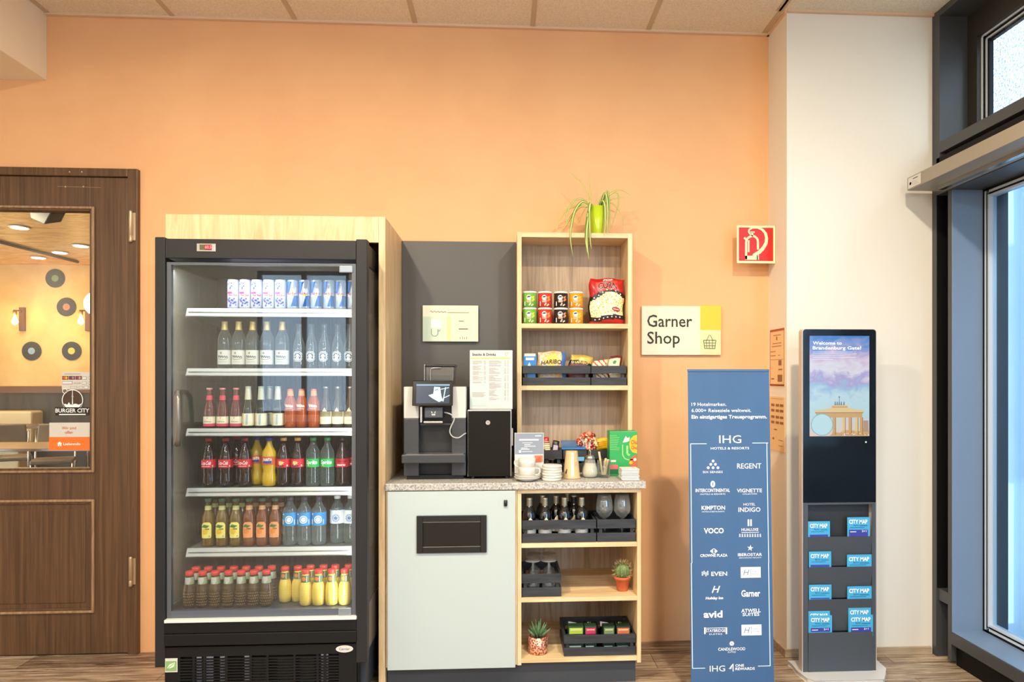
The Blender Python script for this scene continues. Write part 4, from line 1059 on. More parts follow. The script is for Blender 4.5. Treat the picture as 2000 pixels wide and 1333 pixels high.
crate(X(1062, yq), X(1098, yq), yq, ztop, hC, .17, 'small charcoal crate with red sweets behind the white lids')
crate(X(1100, yq), X(1146, yq), yq, ztop, hC, .17, 'charcoal crate topped by a glossy blue pack')
crate(X(1148, yq), X(1212, yq), yq, ztop, hC, .17, 'charcoal crate of lollipops behind the sugar shaker')

# ---------------------------------------------------------------- snack tubs
def tub(name, c, c2):
    t = thing(name, 'x', 'snack tub')
    r, h = .0355, .082
    BM = mat(name + '_c', c, .35); A2 = mat(name + '_d', c2, .4)
    b = B(); b.lathe([(r, 0), (r, h - .008)], BM, seg=30); b.build('tub_body', t)
    b = B(); b.lathe([(r + .0008, h - .010), (r + .0012, h - .002), (r - .002, h)], mat('lid_clear_white', (236, 238, 230), .25), seg=30); b.build('lid', t)
    b = B(); f, g, h2 = cyl(r + .0005), cyl(r + .0009), cyl(r + .0013)
    b.ddisc(f, -.008, .050, .0125, mat('logo_cream', (250, 246, 236), .5), 18)
    b.dpoly(g, [(-.019, .050), (-.012, .057), (0, .057), (.003, .060), (.0, .052), (-.008, .049), (-.013, .051), (-.017, .047)], INK)
    b.dpoly(f, [(-.017, .038), (.003, .038), (.004, .026), (-.018, .026)], mat('name_plate', (240, 214, 190), .5)); b.text(g, 'PRINGLES', -.007, .029, .006, REDP, w=.018, bold=.04)
    for (u, v, q) in ((.014, .050, .0065), (.019, .040, .0065), (.013, .034, .005), (.020, .055, .004)): b.ddisc(f, u, v, q, A2, 9, q * .8)
    for (u, v) in ((-.004, .012), (.008, .010), (.0, .019), (.014, .014)): b.ddisc(f, u, v, .004, mat('name_plate', (0, 0, 0)), 7)
    b.drect(f, -.032, .008, -.027, .03, WPRINT)
    b.build('print', t); t.location = (0, 0, -5)
    return t
tubs = [(tub('green_snack_tub', (118, 182, 66), (206, 224, 80)), 1034.5, 'green'), (tub('red_snack_tub', (206, 56, 44), (250, 160, 60)), 1064.5, 'red'),
        (tub('black_snack_tub', (46, 36, 34), (226, 140, 90)), 1095.5, 'black'), (tub('orange_snack_tub', (242, 156, 30), (252, 196, 70)), 1125, 'orange')]
for pr, px, cn in tubs:
    for k, w in ((0, 'bottom'), (1, 'top')):
        place(pr, used, (X(px, -.20), -.20 + .001 * k, zu[0] + .0005 + .0830 * k), '%s snack tub, %s of its stacked pair on the bookcase shelf' % (cn, w), 'stacked snack tubs', .05)

# ---------------------------------------------------------------- bags
def bag(name, label, cat, w, h, d, pick, dec, loc, rz=0, tilt=0, grp=None, nx=26, nz=32, wob=.004, zig=False, lean=0):
    """puffed foil bag: grid surface front and back, coloured by region"""
    t = thing(name, label, cat, (0, 0, 0), grp)
    rnd = random.Random(name + label)
    def dep(u, v):
        a = max(0, 1 - abs(2 * u / w) ** 2.6); c = max(0, 1 - abs(2 * v / h - 1) ** 3.4)
        return d / 2 * (a ** .55) * (c ** .6) * (1 + .10 * math.sin(u * 90 + v * 40) * math.cos(v * 70))
    def edge(u, v):
        k = abs(2 * v / h - 1) ** 2
        return u * (1 - .05 * k) + wob * math.sin(v * 55), v + wob * math.sin(u * 45 + 1)
    b = B()
    for sg in (-1, 1):
        o = len(b.v)
        for i in range(nx + 1):
            for j in range(nz + 1):
                u, v = -w / 2 + w * i / nx, h * j / nz
                uu, vv = edge(u, v); b.v.append((uu, sg * (dep(u, v) + .0006), vv))
        for i in range(nx):
            for j in range(nz):
                a = o + i * (nz + 1) + j
                b.face((a, a + nz + 1, a + nz + 2, a + 1), pick(-w / 2 + w * (i + .5) / nx, h * (j + .5) / nz), True)
    b.build('foil', t)
    if dec:
        b = B(); dec(b, curved(lambda u, v: (edge(u, v)[0], -dep(u, v) - .0018, edge(u, v)[1]), .008, 1), curved(lambda u, v: (edge(u, v)[0], -dep(u, v) - .0026, edge(u, v)[1]), .008, 1)); b.build('print', t)
    t.location = loc; t.rotation_euler = (lean, tilt, rz)
    return t
PRED = mat('bag_red', (184, 26, 30), .28, coat=.4); PCRN = noisy('popcorn_print', [(.12, (150, 116, 40)), (.3, (236, 210, 120)), (.6, (252, 244, 206))], (1, 1, 1), 95, 2, 0, .35, tex='voronoi'); BBLK = mat('bag_black', (34, 26, 24), .3, coat=.3)
def pcorn(u, v):
    c = (u / .1) ** 2 * .02
    if v > .175 + .02 * math.sin(u * 25 + 1) - c: return PRED
    if v > .150 + .018 * math.sin(u * 25 + 1) - c: return BBLK
    if v < .022 + u * .12: return PRED
    if v < .045 + u * .12: return BBLK
    if abs(u) > .088 - .01 * v: return PRED if v > .12 else BBLK
    return PCRN
def dcorn(b, f, g):
    b.dpoly(f, [(-.062, .218), (.056, .226), (.060, .176), (-.050, .170)], mat('bag_red_light', (214, 70, 56), .4))
    for (q, m_, bo) in ((f, WPRINT, .11), (g, INK, .035)): b.text(q, 'CORN', .004, .184, .030, m_, w=.096 + bo * .03, bold=bo)
    b.text(g, 'POP', .004, .221, .010, WPRINT, w=.05, bold=.04)
    for k in range(7): b.ddisc(g, -.072 + .023 * k, .160 + .018 * math.sin((-.072 + .023 * k) * 25 + 1) - ((-.072 + .023 * k) / .1) ** 2 * .02, .0035, WPRINT, 8)
    for k in range(7): b.ddisc(g, -.066 + .022 * k, .0335 + (-.066 + .022 * k) * .12, .0035, WPRINT, 8)
    b.ddisc(g, .050, .078, .022, PRED, 16, .012); b.drect(lambda u, v: (lambda p: (p[0], p[1] - .001, p[2]))(g(u, v)), .036, .076, .064, .080, WPRINT, 2)
bag('popcorn_bag', 'red and black popcorn bag standing on the bookcase shelf', 'popcorn bag', .186, .238, .062, pcorn, dcorn, (X(1184, -.17), -.165, zu[0] + .002), tilt=.02)

GOLDB = mat('bag_gold', (214, 176, 84), .3, .3); MULTI = noisy('fruit_gum_print', [(.25, (176, 84, 96)), (.42, (236, 176, 80)), (.55, (214, 206, 190)), (.7, (150, 120, 150))], (1, 1, 1), 60, 4, .4, .35)
YLB = mat('sweet_yellow', (250, 200, 70), .4); BLSH = mat('bag_blue_shade', (70, 110, 170), .3); MAR = mat('bag_maroon', (110, 26, 30), .35); CRM = mat('bag_cream', (240, 226, 180), .4)
def ph(u, v):
    if u > .052: return BLSH
    if math.hypot(u - .002, (v - .118) * 1.2) < .036: return YLB
    return MULTI
bag('gummy_sweets_bag', 'glittering fruit gum bag with dark letters on a yellow burst in the long crate', 'sweets bag', .147, .166, .034, ph, lambda b, f, g: b.text(g, 'HARIBO', 0, .098, .022, INK, w=.105, bold=.03), (X(1077, -.17), -.185, zu[1] + .009), rz=.03, lean=-.12)
bag('gold_sweets_bag', 'gold topped black and red sweets bag sagging at the right of the long crate', 'sweets bag', .118, .150, .03,
    lambda u, v: MAR if v < .100 else BBLK if v < .118 - .1 * u else GOLDB, lambda b, f, g: b.text(g, 'HARIBO', 0, .103, .012, GOLDB, w=.08, bold=.03), (X(1128, -.17), -.17, zu[1] + .008), tilt=.16, lean=-.1)
bag('striped_sweets_pack', 'small cream striped pack lying in the short crate', 'sweets pack', .075, .118, .02, lambda u, v: (CRM, mat('stripe_red', (200, 50, 50), .4))[int((u * 1.0 + v + 5) / .009) % 3 == 0], None, (X(1172, -.18), -.185, zu[1] + .009), lean=-.1)
bag('red_sweets_pack', 'small red, white and orange pack between the striped and green printed ones', 'sweets pack', .052, .124, .02, lambda u, v: MULTI if v > .06 else PRED, None, (X(1186, -.145), -.14, zu[1] + .009), lean=-.1, grp='small sweet packs')
bag('cream_sweets_pack', 'cream and maroon pack with green print at right of the short crate', 'sweets pack', .07, .142, .022, lambda u, v: MAR if (v > .128 or u > .024) else CRM, lambda b, f, g: b.ddisc(g, -.004, .108, .010, mat('print_green', (70, 140, 70)), 7), (X(1202, -.17), -.175, zu[1] + .009), lean=-.1)
t = thing('blue_mint_box', 'white and blue carton at the left end of the long crate', 'carton', (X(1035, -.19), -.19, zu[1] + .008))
c0 = Vector((X(1035, -.2), -.2, zu[1] + .008))
b = B(); b.prism([(c0.x - .026, c0.z), (c0.x + .024, c0.z), (c0.x + .031, c0.z + .140), (c0.x + .026, c0.z + .150), (c0.x - .027, c0.z + .150), (c0.x - .031, c0.z + .140)], -.215, -.185, mat('carton_blue', (40, 130, 206), .35)); b.build('carton_body', t, bevel=.002)
b = B(); b.drect(flat(1035, 693.5, -.215, .001), -11, -3, 11, 2.6, PAPER); R(b, 1027, 699, 1043, 704, -.215, WPRINT)
b.dpoly(flat(1035, 711, -.215, .002), [(-5, -5), (-1, 3), (2, -5)], WPRINT); b.build('print', t)

# ================================================================== COFFEE MACHINE
YM = -.44; LG = mat('machine_light_panel', (206, 205, 198), .4); DK = mat('machine_charcoal', (58, 60, 64), .4); DK2 = mat('machine_recess', (30, 30, 31), .5)
zmb = ztop + .012
t = thing('coffee_machine', 'black and silver automatic coffee machine with touch screen', 'coffee machine', (X(848, YM), -.25, ztop))
xa, xb_ = X(788.5, YM), X(910, YM)
zm1, zm2 = Z(850, 756, YM), Z(850, 817.5, YM); zmf = Z(850, 930, YM)
xi0, xi1 = X(818, YM), X(882, YM)
b = B(); b.box(xa + .002, xb_ - .002, YM + .09, -.06, zmf, zm1 - .002, DK); b.build('body', t, bevel=.004)
for (x0, x1) in ((xa, xi0), (xi1, xb_)):
    b = B(); b.box(x0, x1, YM, YM + .09, zm2, zm1, LG); b.build('upper_cheek', t, bevel=.003, label='light grey side cheek')
    b = B(); b.box(x0, x1, YM, YM + .09, zmf, zm2 - .001, DK); b.build('lower_cheek', t, bevel=.003)
b = B(); b.box(xi0, xi1, YM + .06, YM + .09, zmf, Z(850, 830, YM), DK2); b.box(xi0 + .002, xi1 - .002, YM + .03, YM + .06, Z(850, 832, YM), Z(850, 828, YM), mat('machine_edge', (60, 62, 64), .3)); b.build('recess', t)
b = B(); b.pbox(784, 909, 888.5, 905.5, YM - .06, .10, DK); b.build('drip_tray', t, bevel=.004)
b = B(); b.pbox(792, 905, 887.8, 888.4, YM - .055, .09, SILVER); b.build('drip_grid', t)
b = B(); b.box(xa + .012, xb_ - .012, YM + .02, -.08, ztop + .0006, zmf + .001, DEEP); b.build('feet', t)
b = B(); b.pbox(829, 864.5, 796, 817, YM - .03, .13, mat('spout_block', (72, 76, 82), .4)); b.build('spout_block', t, bevel=.004); sp = SC.objects['spout_block']
b = B(); fl = flat(846.5, 808, YM - .03, .001); b.text(fl, 'WMF', 0, -4.2, 3.6, WPRINT, w=7.5, bold=.03); b.dpoly(fl, [(-4.5, 4.5), (-1.5, 1.5), (-3.5, .6)], WPRINT); b.dpoly(fl, [(4.5, 4.5), (1.5, 1.5), (3.5, .6)], WPRINT); b.build('logo', sp)
b = B(); b.pbox(820.5, 824.5, 795, 826, YM - .012, .03, SILVER); b.pbox(827, 864.5, 823.5, 827, YM - .034, .05, SILVER); b.build('spout_bar', t, bevel=.001)
a = [P(868, 806, YM - .01), P(876, 808, YM - .02), P(883, 812, YM - .02), P(887, 820, YM - .025), P(880, 836, YM - .03), P(879, 846, YM - .03), P(885, 854, YM - .03), P(896, 855.5, YM - .03), P(906, 849, YM - .015), P(910, 847, YM - .004)]
def smooth(pts, n=5):
    out = []
    for i in range(len(pts) - 1):
        p0, p1, p2, p3 = pts[max(i - 1, 0)], pts[i], pts[i + 1], pts[min(i + 2, len(pts) - 1)]
        for k in range(n):
            s = k / n
            out.append(tuple(.5 * ((2 * p1[j]) + (p2[j] - p0[j]) * s + (2 * p0[j] - 5 * p1[j] + 4 * p2[j] - p3[j]) * s * s + (-p0[j] + 3 * p1[j] - 3 * p2[j] + p3[j]) * s ** 3) for j in range(3)))
    out.append(tuple(pts[-1])); return out
b = B(); b.tube(smooth(a), .0032, mat('hose_grey', (176, 178, 178), .3)); b.build('milk_hose', t)
# screen, tilted back a little
zc1, zc0 = Z(845, 744, YM - .03), Z(845, 793, YM - .03)
b = B(); x0, x1 = X(806, YM - .03), X(885, YM - .03)
b.hexa([(x0, YM - .055, zc0), (x1, YM - .055, zc0), (x1, YM - .03, zc0), (x0, YM - .03, zc0)], [(x0, YM - .035, zc1), (x1, YM - .035, zc1), (x1, YM - .01, zc1), (x0, YM - .01, zc1)], mat('screen_bezel', (14, 14, 15), .12, spec=.7))
b.build('touch_screen', t, bevel=.003); ts = SC.objects['touch_screen']
b = B()
def sf(u, v, o=.0012):                                # u,v in 0..1 over the screen
    z = zc0 + (zc1 - zc0) * v; return (x0 + (x1 - x0) * u, YM - .055 + .02 * v - o, z)
SCR = mat('screen_glow_dark', (30, 40, 54), .2, emit=(34, 46, 62), es=.8)
b.drect(lambda u, v: sf(u, v), .10, .10, .92, .86, SCR)
SB = mat('screen_pale_blue', (190, 226, 240), .3, emit=(170, 222, 240), es=.9)
b.drect(lambda u, v: sf(u, v, .002), .10, .80, .92, .86, mat('screen_bar', (100, 130, 160), emit=(100, 130, 160), es=.7))
b.dpoly(lambda u, v: sf(u, v, .0024), [(.40, .42), (.50, .30), (.66, .16), (.76, .22), (.72, .36), (.68, .74), (.54, .76), (.52, .48)], SB)
b.dline(lambda u, v: sf(u, v, .003), [(.76, .18), (.82, .74)], .02, SB); b.dline(lambda u, v: sf(u, v, .003), [(.70, .66), (.90, .72)], .02, SB); b.dline(lambda u, v: sf(u, v, .003), [(.76, .30), (.92, .42)], .02, SB)
b.dline(lambda u, v: sf(u, v, .003), [(.55, .62), (.64, .66)], .03, SCR); b.build('display', ts)
# bean hopper
b = B(); h0, h1, hh0, hh1 = X(831, YM + .1), X(887, YM + .1), Z(858, 752, YM + .1), Z(858, 717, YM + .1)
b.hexa([(h0 + .006, YM + .1, hh0), (h1 - .006, YM + .1, hh0), (h1 - .006, YM + .26, hh0), (h0 + .006, YM + .26, hh0)], [(h0, YM + .09, hh1), (h1, YM + .09, hh1), (h1, YM + .27, hh1), (h0, YM + .27, hh1)], glass('hopper_glass', (200, 200, 200), 2.5, body=(180, 180, 176), bw=.3)); b.build('bean_hopper', t, bevel=.004)  # pale diffuse body imitates the bright reflection on the clear hopper
b = B(); b.box(h0 - .004, h1 + .004, YM + .085, YM + .275, hh1, hh1 + .014, mat('hopper_lid', (40, 44, 50), .15, spec=.8)); b.build('hopper_lid', t, bevel=.004)
b = B(); b.box(h0 + .012, h1 - .012, YM + .11, YM + .25, hh0 + .001, hh0 + .028, mat('coffee_beans', (44, 26, 16), .4, bump=1, bscale=300)); b.build('coffee_beans', t)
b = B(); b.tube(smooth([P(829, 752, YM + .08), P(829, 716, YM + .08), P(830, 713, YM + .08)]), .0022, SILVER); b.tube(smooth([P(841, 752, YM + .085), P(841, 724, YM + .085), P(846, 719.5, YM + .085), P(862, 719, YM + .085)]), .002, SILVER); b.build('hopper_clip', t)

# milk cooler and menu board
YK = -.44
t = thing('milk_cooler', 'glossy black milk cooler box with silver edges beside the coffee machine', 'milk cooler', (X(955, YK), -.28, ztop))
kx0, kx1 = X(912.5, YK), X(999.5, YK); kz0, kz1 = Z(955, 932, YK), Z(955, 801, YK)
b = B(); b.box(kx0, kx1, YK + .012, -.1, kz0, kz1, SILVER); b.build('housing', t, bevel=.003)
b = B(); b.box(kx0 + .004, kx1 - .006, YK, YK + .012, kz0 + .002, kz1 - .006, mat('cooler_gloss_black', (9, 8, 8), .08, spec=.3)); b.build('door', t, bevel=.002)
b = B(); c0 = P(953, 826, YK); b.lathe([(.0115, 0), (.0105, .002)], SILVER, seg=24); b.v = [(c0.x + p[0], YK - .0002 - p[2], c0.z + p[1]) for p in b.v]; b.build('logo_button', t)
b = B(); b.text(flat(953, 826, YK, .003), 'W', 0, -2.2, 4.4, mat('logo_grey', (120, 120, 120)), w=4); b.build('logo_print', t)
b = B(); b.box(kx1 - .001, kx1 + .006, YK + .03, YK + .05, Z(1000, 872, YK), Z(1000, 838, YK), SILVER); b.build('hinge', t)
b = B()
for x in (kx0 + .02, kx1 - .03): b.box(x, x + .012, YK + .02, YK + .04, ztop + .0005, kz0, BLACK); b.box(x, x + .012, -.16, -.14, ztop + .0005, kz0, BLACK)
b.build('feet', t)
yb_ = YK + .06
t = thing('menu_board', 'upright white Snacks & Drinks price sheet standing on the milk cooler', 'menu', (X(958, yb_), yb_, kz1))
zb_0, zb_1 = kz1 + .0006, Z(958, 684.5, yb_)
b = B(); b.box(X(917.5, yb_), X(1001, yb_), yb_, yb_ + .004, zb_0, zb_1, mat('acrylic_edge', (214, 214, 210), .2)); b.build('holder', t, bevel=.001)
b = B(); b.box(X(924, yb_), X(996, yb_), yb_ + .0042, yb_ + .06, zb_0, zb_0 + .004, mat('acrylic_edge', (0, 0, 0))); b.build('foot', t)
b = B(); T(b, 'Snacks & Drinks', 922.5, 695, yb_, 4.8, INK, 'l', w=46, bold=.02); b.dline(flat(990, 692.5, yb_, .002), [(-3, 3), (-3, -2), (-1, -3), (3, 3), (-3, 3)], .7, GREYINK)
R(b, 920, 699, 997, 701, yb_, mat('menu_yellow', (226, 206, 90)))
mg = mat('menu_print', (170, 168, 164)); rr = random.Random(5)
for k in range(38):
    y = 705 + 2.05 * k
    if k < 22 and k % 5 != 4: R(b, 923, y, 923 + rr.uniform(10, 22), y + .8, yb_, mg); R(b, 945, y, 949, y + .8, yb_, mg)
    if k % 7 != 6: R(b, 955, y, 955 + rr.uniform(9, 25), y + .8, yb_, mg); R(b, 985, y, 988, y + .8, yb_, mg); R(b, 991, y, 993, y + .8, yb_, mg)
for k in range(4): R(b, 922, 767 + 2.4 * k, 948 - 3 * (k % 2), 768 + 2.4 * k, yb_, mg)
R(b, 919, 778.5, 951, 793, yb_, mat('menu_mint', (196, 214, 204))); b.dring(flat(934, 786, yb_, .003), 0, 0, 3, .8, WPRINT, 12); b.build('print', t)

# notice panel on the dark board
yn = -.045
t = thing('notice_panel', 'pale acrylic notice with a line and cup drawing on the dark panel', 'sign', P(880, 668, yn))
b = B(); b.pbox(825.5, 934, 597, 667.5, yn, .005, mat('acrylic_cream', (232, 230, 204), .12, spec=.6)); b.build('plate', t, bevel=.001)
b = B()
for (px, py) in ((829, 600), (930, 600), (829, 664), (930, 664)): c0 = P(px, py, yn); b.lathe([(.004, 0), (.004, .02)], SILVER, seg=10); n = 20; b.v[-n:] = [(c0.x + p[0], yn + .005 + p[2], c0.z + p[1]) for p in b.v[-n:]]
b.build('standoff', t)
b = B(); squig(b, flat(856, 611, yn, .002), 0, 0, 32, 4, mat('notice_ink', (120, 116, 100))); L(b, 894, 611, yn, [(-20, 0), (22, 0)], .8, mat('notice_ink', (0, 0, 0)))
R(b, 826.5, 619, 878, 666.5, yn, mat('notice_mint', (206, 224, 204)), .001); R(b, 842, 624, 862, 641, yn, mat('notice_white', (226, 238, 236)), .002); R(b, 873, 619, 880, 666.5, yn, mat('notice_yellow', (226, 220, 160)), .0015)
b.dline(flat(849, 649, yn, .003), [(-6.5, 6), (-6.5, -4), (-3, -8), (3, -8), (6.5, -4), (6.5, 6)], .9, mat('notice_ink', (0, 0, 0))); b.dline(flat(849, 649, yn, .003), [(6.5, 2), (10, 2), (10, 5)], .9, mat('notice_ink', (0, 0, 0)))
R(b, 896, 627, 906, 628.5, yn, mat('notice_ink', (0, 0, 0))); R(b, 896, 642, 914, 644, yn, mat('notice_ink', (0, 0, 0)))
for k, px in enumerate((898, 903, 907, 911)): R(b, px, 659 - k % 2, px + 1, 663, yn, mat('notice_ink', (0, 0, 0)))
b.build('print', t)

# ================================================================== THINGS ON THE WORKTOP
z0 = ztop + .0006
# info card holder
yi = -.44
t = thing('info_card', 'grey and white upright info card behind the stacked cups', 'info card', (X(1033, yi), yi, ztop))
b = B(); b.pbox(1005, 1062, 846, 925, yi, .003, mat('acrylic_edge', (0, 0, 0))); b.build('holder', t, bevel=.0008)
b = B(); b.box(X(1008, yi), X(1060, yi), yi + .003, yi + .05, z0, z0 + .004, mat('acrylic_edge', (0, 0, 0))); b.build('foot', t)
b = B(); R(b, 1006, 847, 1061, 887.5, yi, mat('card_slate', (140, 148, 162))); R(b, 1044, 890, 1060, 903, yi, mat('card_coral', (226, 120, 84)))
R(b, 1006, 888, 1043, 903, yi, mat('card_sky', (196, 206, 214)))
R(b, 1014, 858, 1052, 861, yi, WPRINT, .002)
for (x, y, w) in ((1020, 865, 20), (1024, 868.5, 12), (1024, 871.5, 22), (1018, 875, 12), (1017, 877.5, 17), (1020, 882, 20)): R(b, x, y, x + w, y + .9, yi, WPRINT, .002)
R(b, 1013.5, 880, 1018, 884.5, yi, WPRINT, .002); R(b, 1045, 851, 1057, 852.5, yi, WPRINT, .002)
b.dpoly(flat(1052, 903, yi, .003), [(-6, 0), (-6, 6), (-1, 8), (4, 12), (5, 0)], mat('card_brick', (206, 90, 60))); b.build('print', t)
# saucers and cups
ycu = -.50; xcu = X(1029.5, ycu)
def saucer(r=.062): return [(.03, 0), (.034, .002), (r * .9, .012), (r, .019), (r - .001, .0205), (r * .86, .0145), (.03, .0055), (0.001, .005)]
b = B(); b.lathe(saucer(), PORC, (xcu, ycu, z0), 32); b.build('saucer', label='lower white porcelain saucer under the two stacked cups', cat='saucer', group='white saucers')
b = B(); b.lathe(saucer(), PORC, (xcu + .002, ycu + .003, z0 + .0085), 32); b.build('saucer', label='upper white porcelain saucer directly under the stacked cups', cat='saucer', group='white saucers')
def cup(z, ang, lab, r=.040, h=.052):
    t = thing('coffee_cup', lab, 'cup', (xcu, ycu, z), 'stacked coffee cups')
    b = B(); b.lathe([(.022, 0), (.026, .002), (r * .93, .012), (r, h * .6), (r + .001, h), (r - .002, h), (r - .003, h * .6), (.024, .006), (.001, .005)], PORC, (xcu, ycu, z), 32); b.build('cup_bowl', t)
    b = B(); ca_, sa = math.cos(ang), math.sin(ang)
    b.tube(smooth([(xcu + ca_ * q, ycu + sa * q, z + w) for q, w in ((r - .002, .044), (r + .016, .042), (r + .02, .028), (r + .012, .016), (r - .006, .013))]), .0035, PORC); b.build('handle', t)
cup(z0 + .0145, -.1, 'lower white coffee cup of the stacked pair')
cup(z0 + .0145 + .037, 2.9, 'upper white coffee cup of the stacked pair')
# pile of white paper lids
yl = -.485
for k in range(6):
    w = ('bottom', 'second', 'third', 'fourth', 'fifth', 'top')[k]
    cx, cy = X(1078, yl) + (-.002, .001, -.001, .002, 0, .001)[k], yl
    b = B(); b.lathe([(.045, 0), (.0465, .002), (.0465, .0095), (.044, .0118), (.001, .0118)], mat('lid_ivory', (214, 211, 200), .45), (cx, cy, z0 + .0002 + .0122 * k), 26)
    if k: b.v = [(p[0], p[1], p[2] + (p[0] - cx) * -.03 * (k > 3)) for p in b.v]
    b.build('cup_lid', label='ivory cup lid, %s of the low stack beside the cups' % w, cat='lid', group='stacked ivory lids')
# upturned paper cup
yp = -.42; cx = X(1116.5, yp)
t = thing('paper_cup', 'tan paper cup with white stripe standing upside down', 'paper cup', (cx, yp, z0))
KR = mat('kraft_tan', (206, 178, 130), .55)
hh = Z(1116, 881, yp) - z0
b = B(); b.lathe([(.044, 0), (.0445, .005), (.040, .007), (.029, hh - .004), (.028, hh), (.001, hh - .001)], KR, (cx, yp, z0), 30); b.build('cup_wall', t)
b = B()
cf = lambda u, v: (cx + (.0402 - .011 * v / hh + .0007) * math.sin(u / .035), yp - (.0402 - .011 * v / hh + .0007) * math.cos(u / .035), z0 + v)
b.drect(cf, -.006, .010, .008, hh - .006, PAPER, 3); b.dpoly(cf, [(-.034, .03), (-.028, .048), (-.024, .044), (-.026, .026), (-.032, .022)], mat('cup_print_brown', (88, 60, 44)))
b.dpoly(cf, [(.012, .078), (.024, .08), (.026, .062), (.014, .058)], mat('cup_print_pink', (214, 160, 140))); b.build('cup_print', t)
# sugar shaker
yp = -.40; cx = X(1152.5, yp)
t = thing('sugar_shaker', 'bulbous glass sugar shaker with metal spout', 'sugar shaker', (cx, yp, z0))
b = B(); b.lathe([(.026, 0), (.036, .006), (.040, .022), (.036, .045), (.026, .075), (.022, .092)], glass('shaker_glass', (236, 238, 232), 1.8, edge=.4, body=(226, 224, 212), bw=.25), (cx, yp, z0), 26, lobes=10, amp=.02); b.build('jar', t)
b = B(); b.lathe([(.024, .002), (.034, .008), (.037, .022), (.033, .045), (.024, .068), (.001, .070)], mat('sugar', (246, 242, 230), .8, bump=.5, bscale=500), (cx, yp, z0), 22); b.build('sugar', t)
b = B(); b.lathe([(.024, .088), (.024, .098), (.018, .106), (.004, .112), (.001, .113)], SILVER, (cx, yp, z0), 22); b.build('screw_lid', t)
b = B(); b.tube([(cx, yp, z0 + .108), (cx + .002, yp - .004, z0 + .122), (cx - .004, yp - .010, z0 + .134)], [.005, .0045, .004], SILVER); b.build('spout', t)
# glass with wooden stirrers
yp = -.41; cx = X(1179.5, yp)
t = thing('stirrer_glass', 'clear tumbler holding wooden stirrers', 'glass', (cx, yp, z0))
b = B(); b.lathe([(.026, 0), (.028, .004), (.031, .04), (.033, .084), (.0318, .084), (.029, .04), (.026, .012), (.001, .011)], CLEARG, (cx, yp, z0), 26); b.build('tumbler', t)
for (dx, dy, tx, hh2, w) in ((-.012, -.004, -.012, .125, 'leaning left'), (.004, .006, .006, .092, 'standing in the middle'), (.010, -.003, .010, .088, 'leaning right'), (.0, -.008, .003, .082, 'at the front')):
    b = B(); b.hexa([(cx + dx * .6 - .004, yp + dy, z0 + .013), (cx + dx * .6 + .004, yp + dy, z0 + .013), (cx + dx * .6 + .004, yp + dy + .0018, z0 + .013), (cx + dx * .6 - .004, yp + dy + .0018, z0 + .013)],
                    [(cx + dx + tx - .005, yp + dy, z0 + hh2), (cx + dx + tx + .005, yp + dy, z0 + hh2), (cx + dx + tx + .005, yp + dy + .0018, z0 + hh2), (cx + dx + tx - .005, yp + dy + .0018, z0 + hh2)], mat('stirrer_wood', (226, 196, 148), .6))
    b.build('stirrer', label='wooden coffee stirrer in the tumbler, %s' % w, cat='stirrer', group='wooden stirrers', bevel=.0006)
# green lolly carton
yp = -.36
xa, xb_ = X(1190.5, yp), X(1245, yp); za, zc = z0, Z(1217, 843, yp)
t = thing('lolly_carton', 'tall green sweets carton at the right end of the worktop', 'carton', ((xa + xb_) / 2, yp + .04, z0))
GR = mat('carton_green', (46, 164, 84), .35)
b = B(); b.box(xa, xb_, yp, yp + .085, za, zc, GR); b.build('carton_body', t, bevel=.002)
b = B(); GL = mat('carton_lightgreen', (150, 214, 120), .4)
for k in range(9): L(b, 1191, 851 + 3.4 * k, yp, [(0, 0), (14 + (k * 5) % 6, -1)], .7, GL, .0012)
b.dpoly(flat(1243, 868, yp, .002), [(-14, 0), (-12, 10), (-5, 17), (1, 18), (1, -18), (-8, -16), (-13, -8)], mat('lolly_yellow', (250, 186, 40)))
T(b, 'Chu', 1238, 868, yp, 8, mat('lolly_red', (196, 60, 30)), w=11, bold=.04, off=.003); T(b, 'Chu', 1238, 878, yp, 7, mat('lolly_red', (0, 0, 0)), w=11, bold=.04, off=.003)
b.dpoly(flat(1240, 900, yp, .002), [(-12, -8), (-10, 2), (-4, 8), (3, 12), (4, -12), (-6, -12)], mat('lolly_red2', (214, 90, 50))); b.ddisc(flat(1232, 904, yp, .003), 0, 0, 3.4, mat('lolly_yellow', (0, 0, 0)), 9); b.ddisc(flat(1240, 898, yp, .003), 0, 0, 3, mat('lolly_white', (250, 226, 210)), 9)
b.dpoly(flat(1222, 860, yp, .002), [(-6, -5), (-3, 2), (0, 8), (3, 4), (8, 6), (7, -2), (2, -4)], mat('carton_mint', (206, 232, 214))); b.dline(flat(1222, 885, yp, .002), [(-6, 16), (-6, -4), (-2, -11), (6, -14), (14, -13)], 2.2, GL); b.dline(flat(1222, 885, yp, .002), [(3, 14), (3, -2), (8, -5)], 4, GL)
R(b, 1191, 908, 1207, 917, yp, mat('carton_pink', (214, 110, 110))); R(b, 1191, 917, 1207, 926, yp, mat('carton_dark', (20, 110, 70))); R(b, 1193, 899, 1203, 903, yp, PAPER)
b.build('print', t)
# napkins
yp = -.525
for k in range(7):
    w = ('bottom', 'second', 'third', 'fourth', 'fifth', 'sixth', 'top')[k]
    b = B(); xa, xb_ = X(1214, yp), X(1249, yp); q = random.Random(k); dx, dy = q.uniform(-.002, .002), q.uniform(-.002, .002)
    b.box(xa + dx, xb_ + dx, yp + dy, yp + .09 + dy, z0 + .0078 * k, z0 + .0078 * k + .0072, mat('napkin_white', (216, 215, 210), .8)); b.build('napkin', label='folded white paper napkin, %s of the pile at the worktop corner' % w, cat='napkin', group='pile of napkins', bevel=.003)
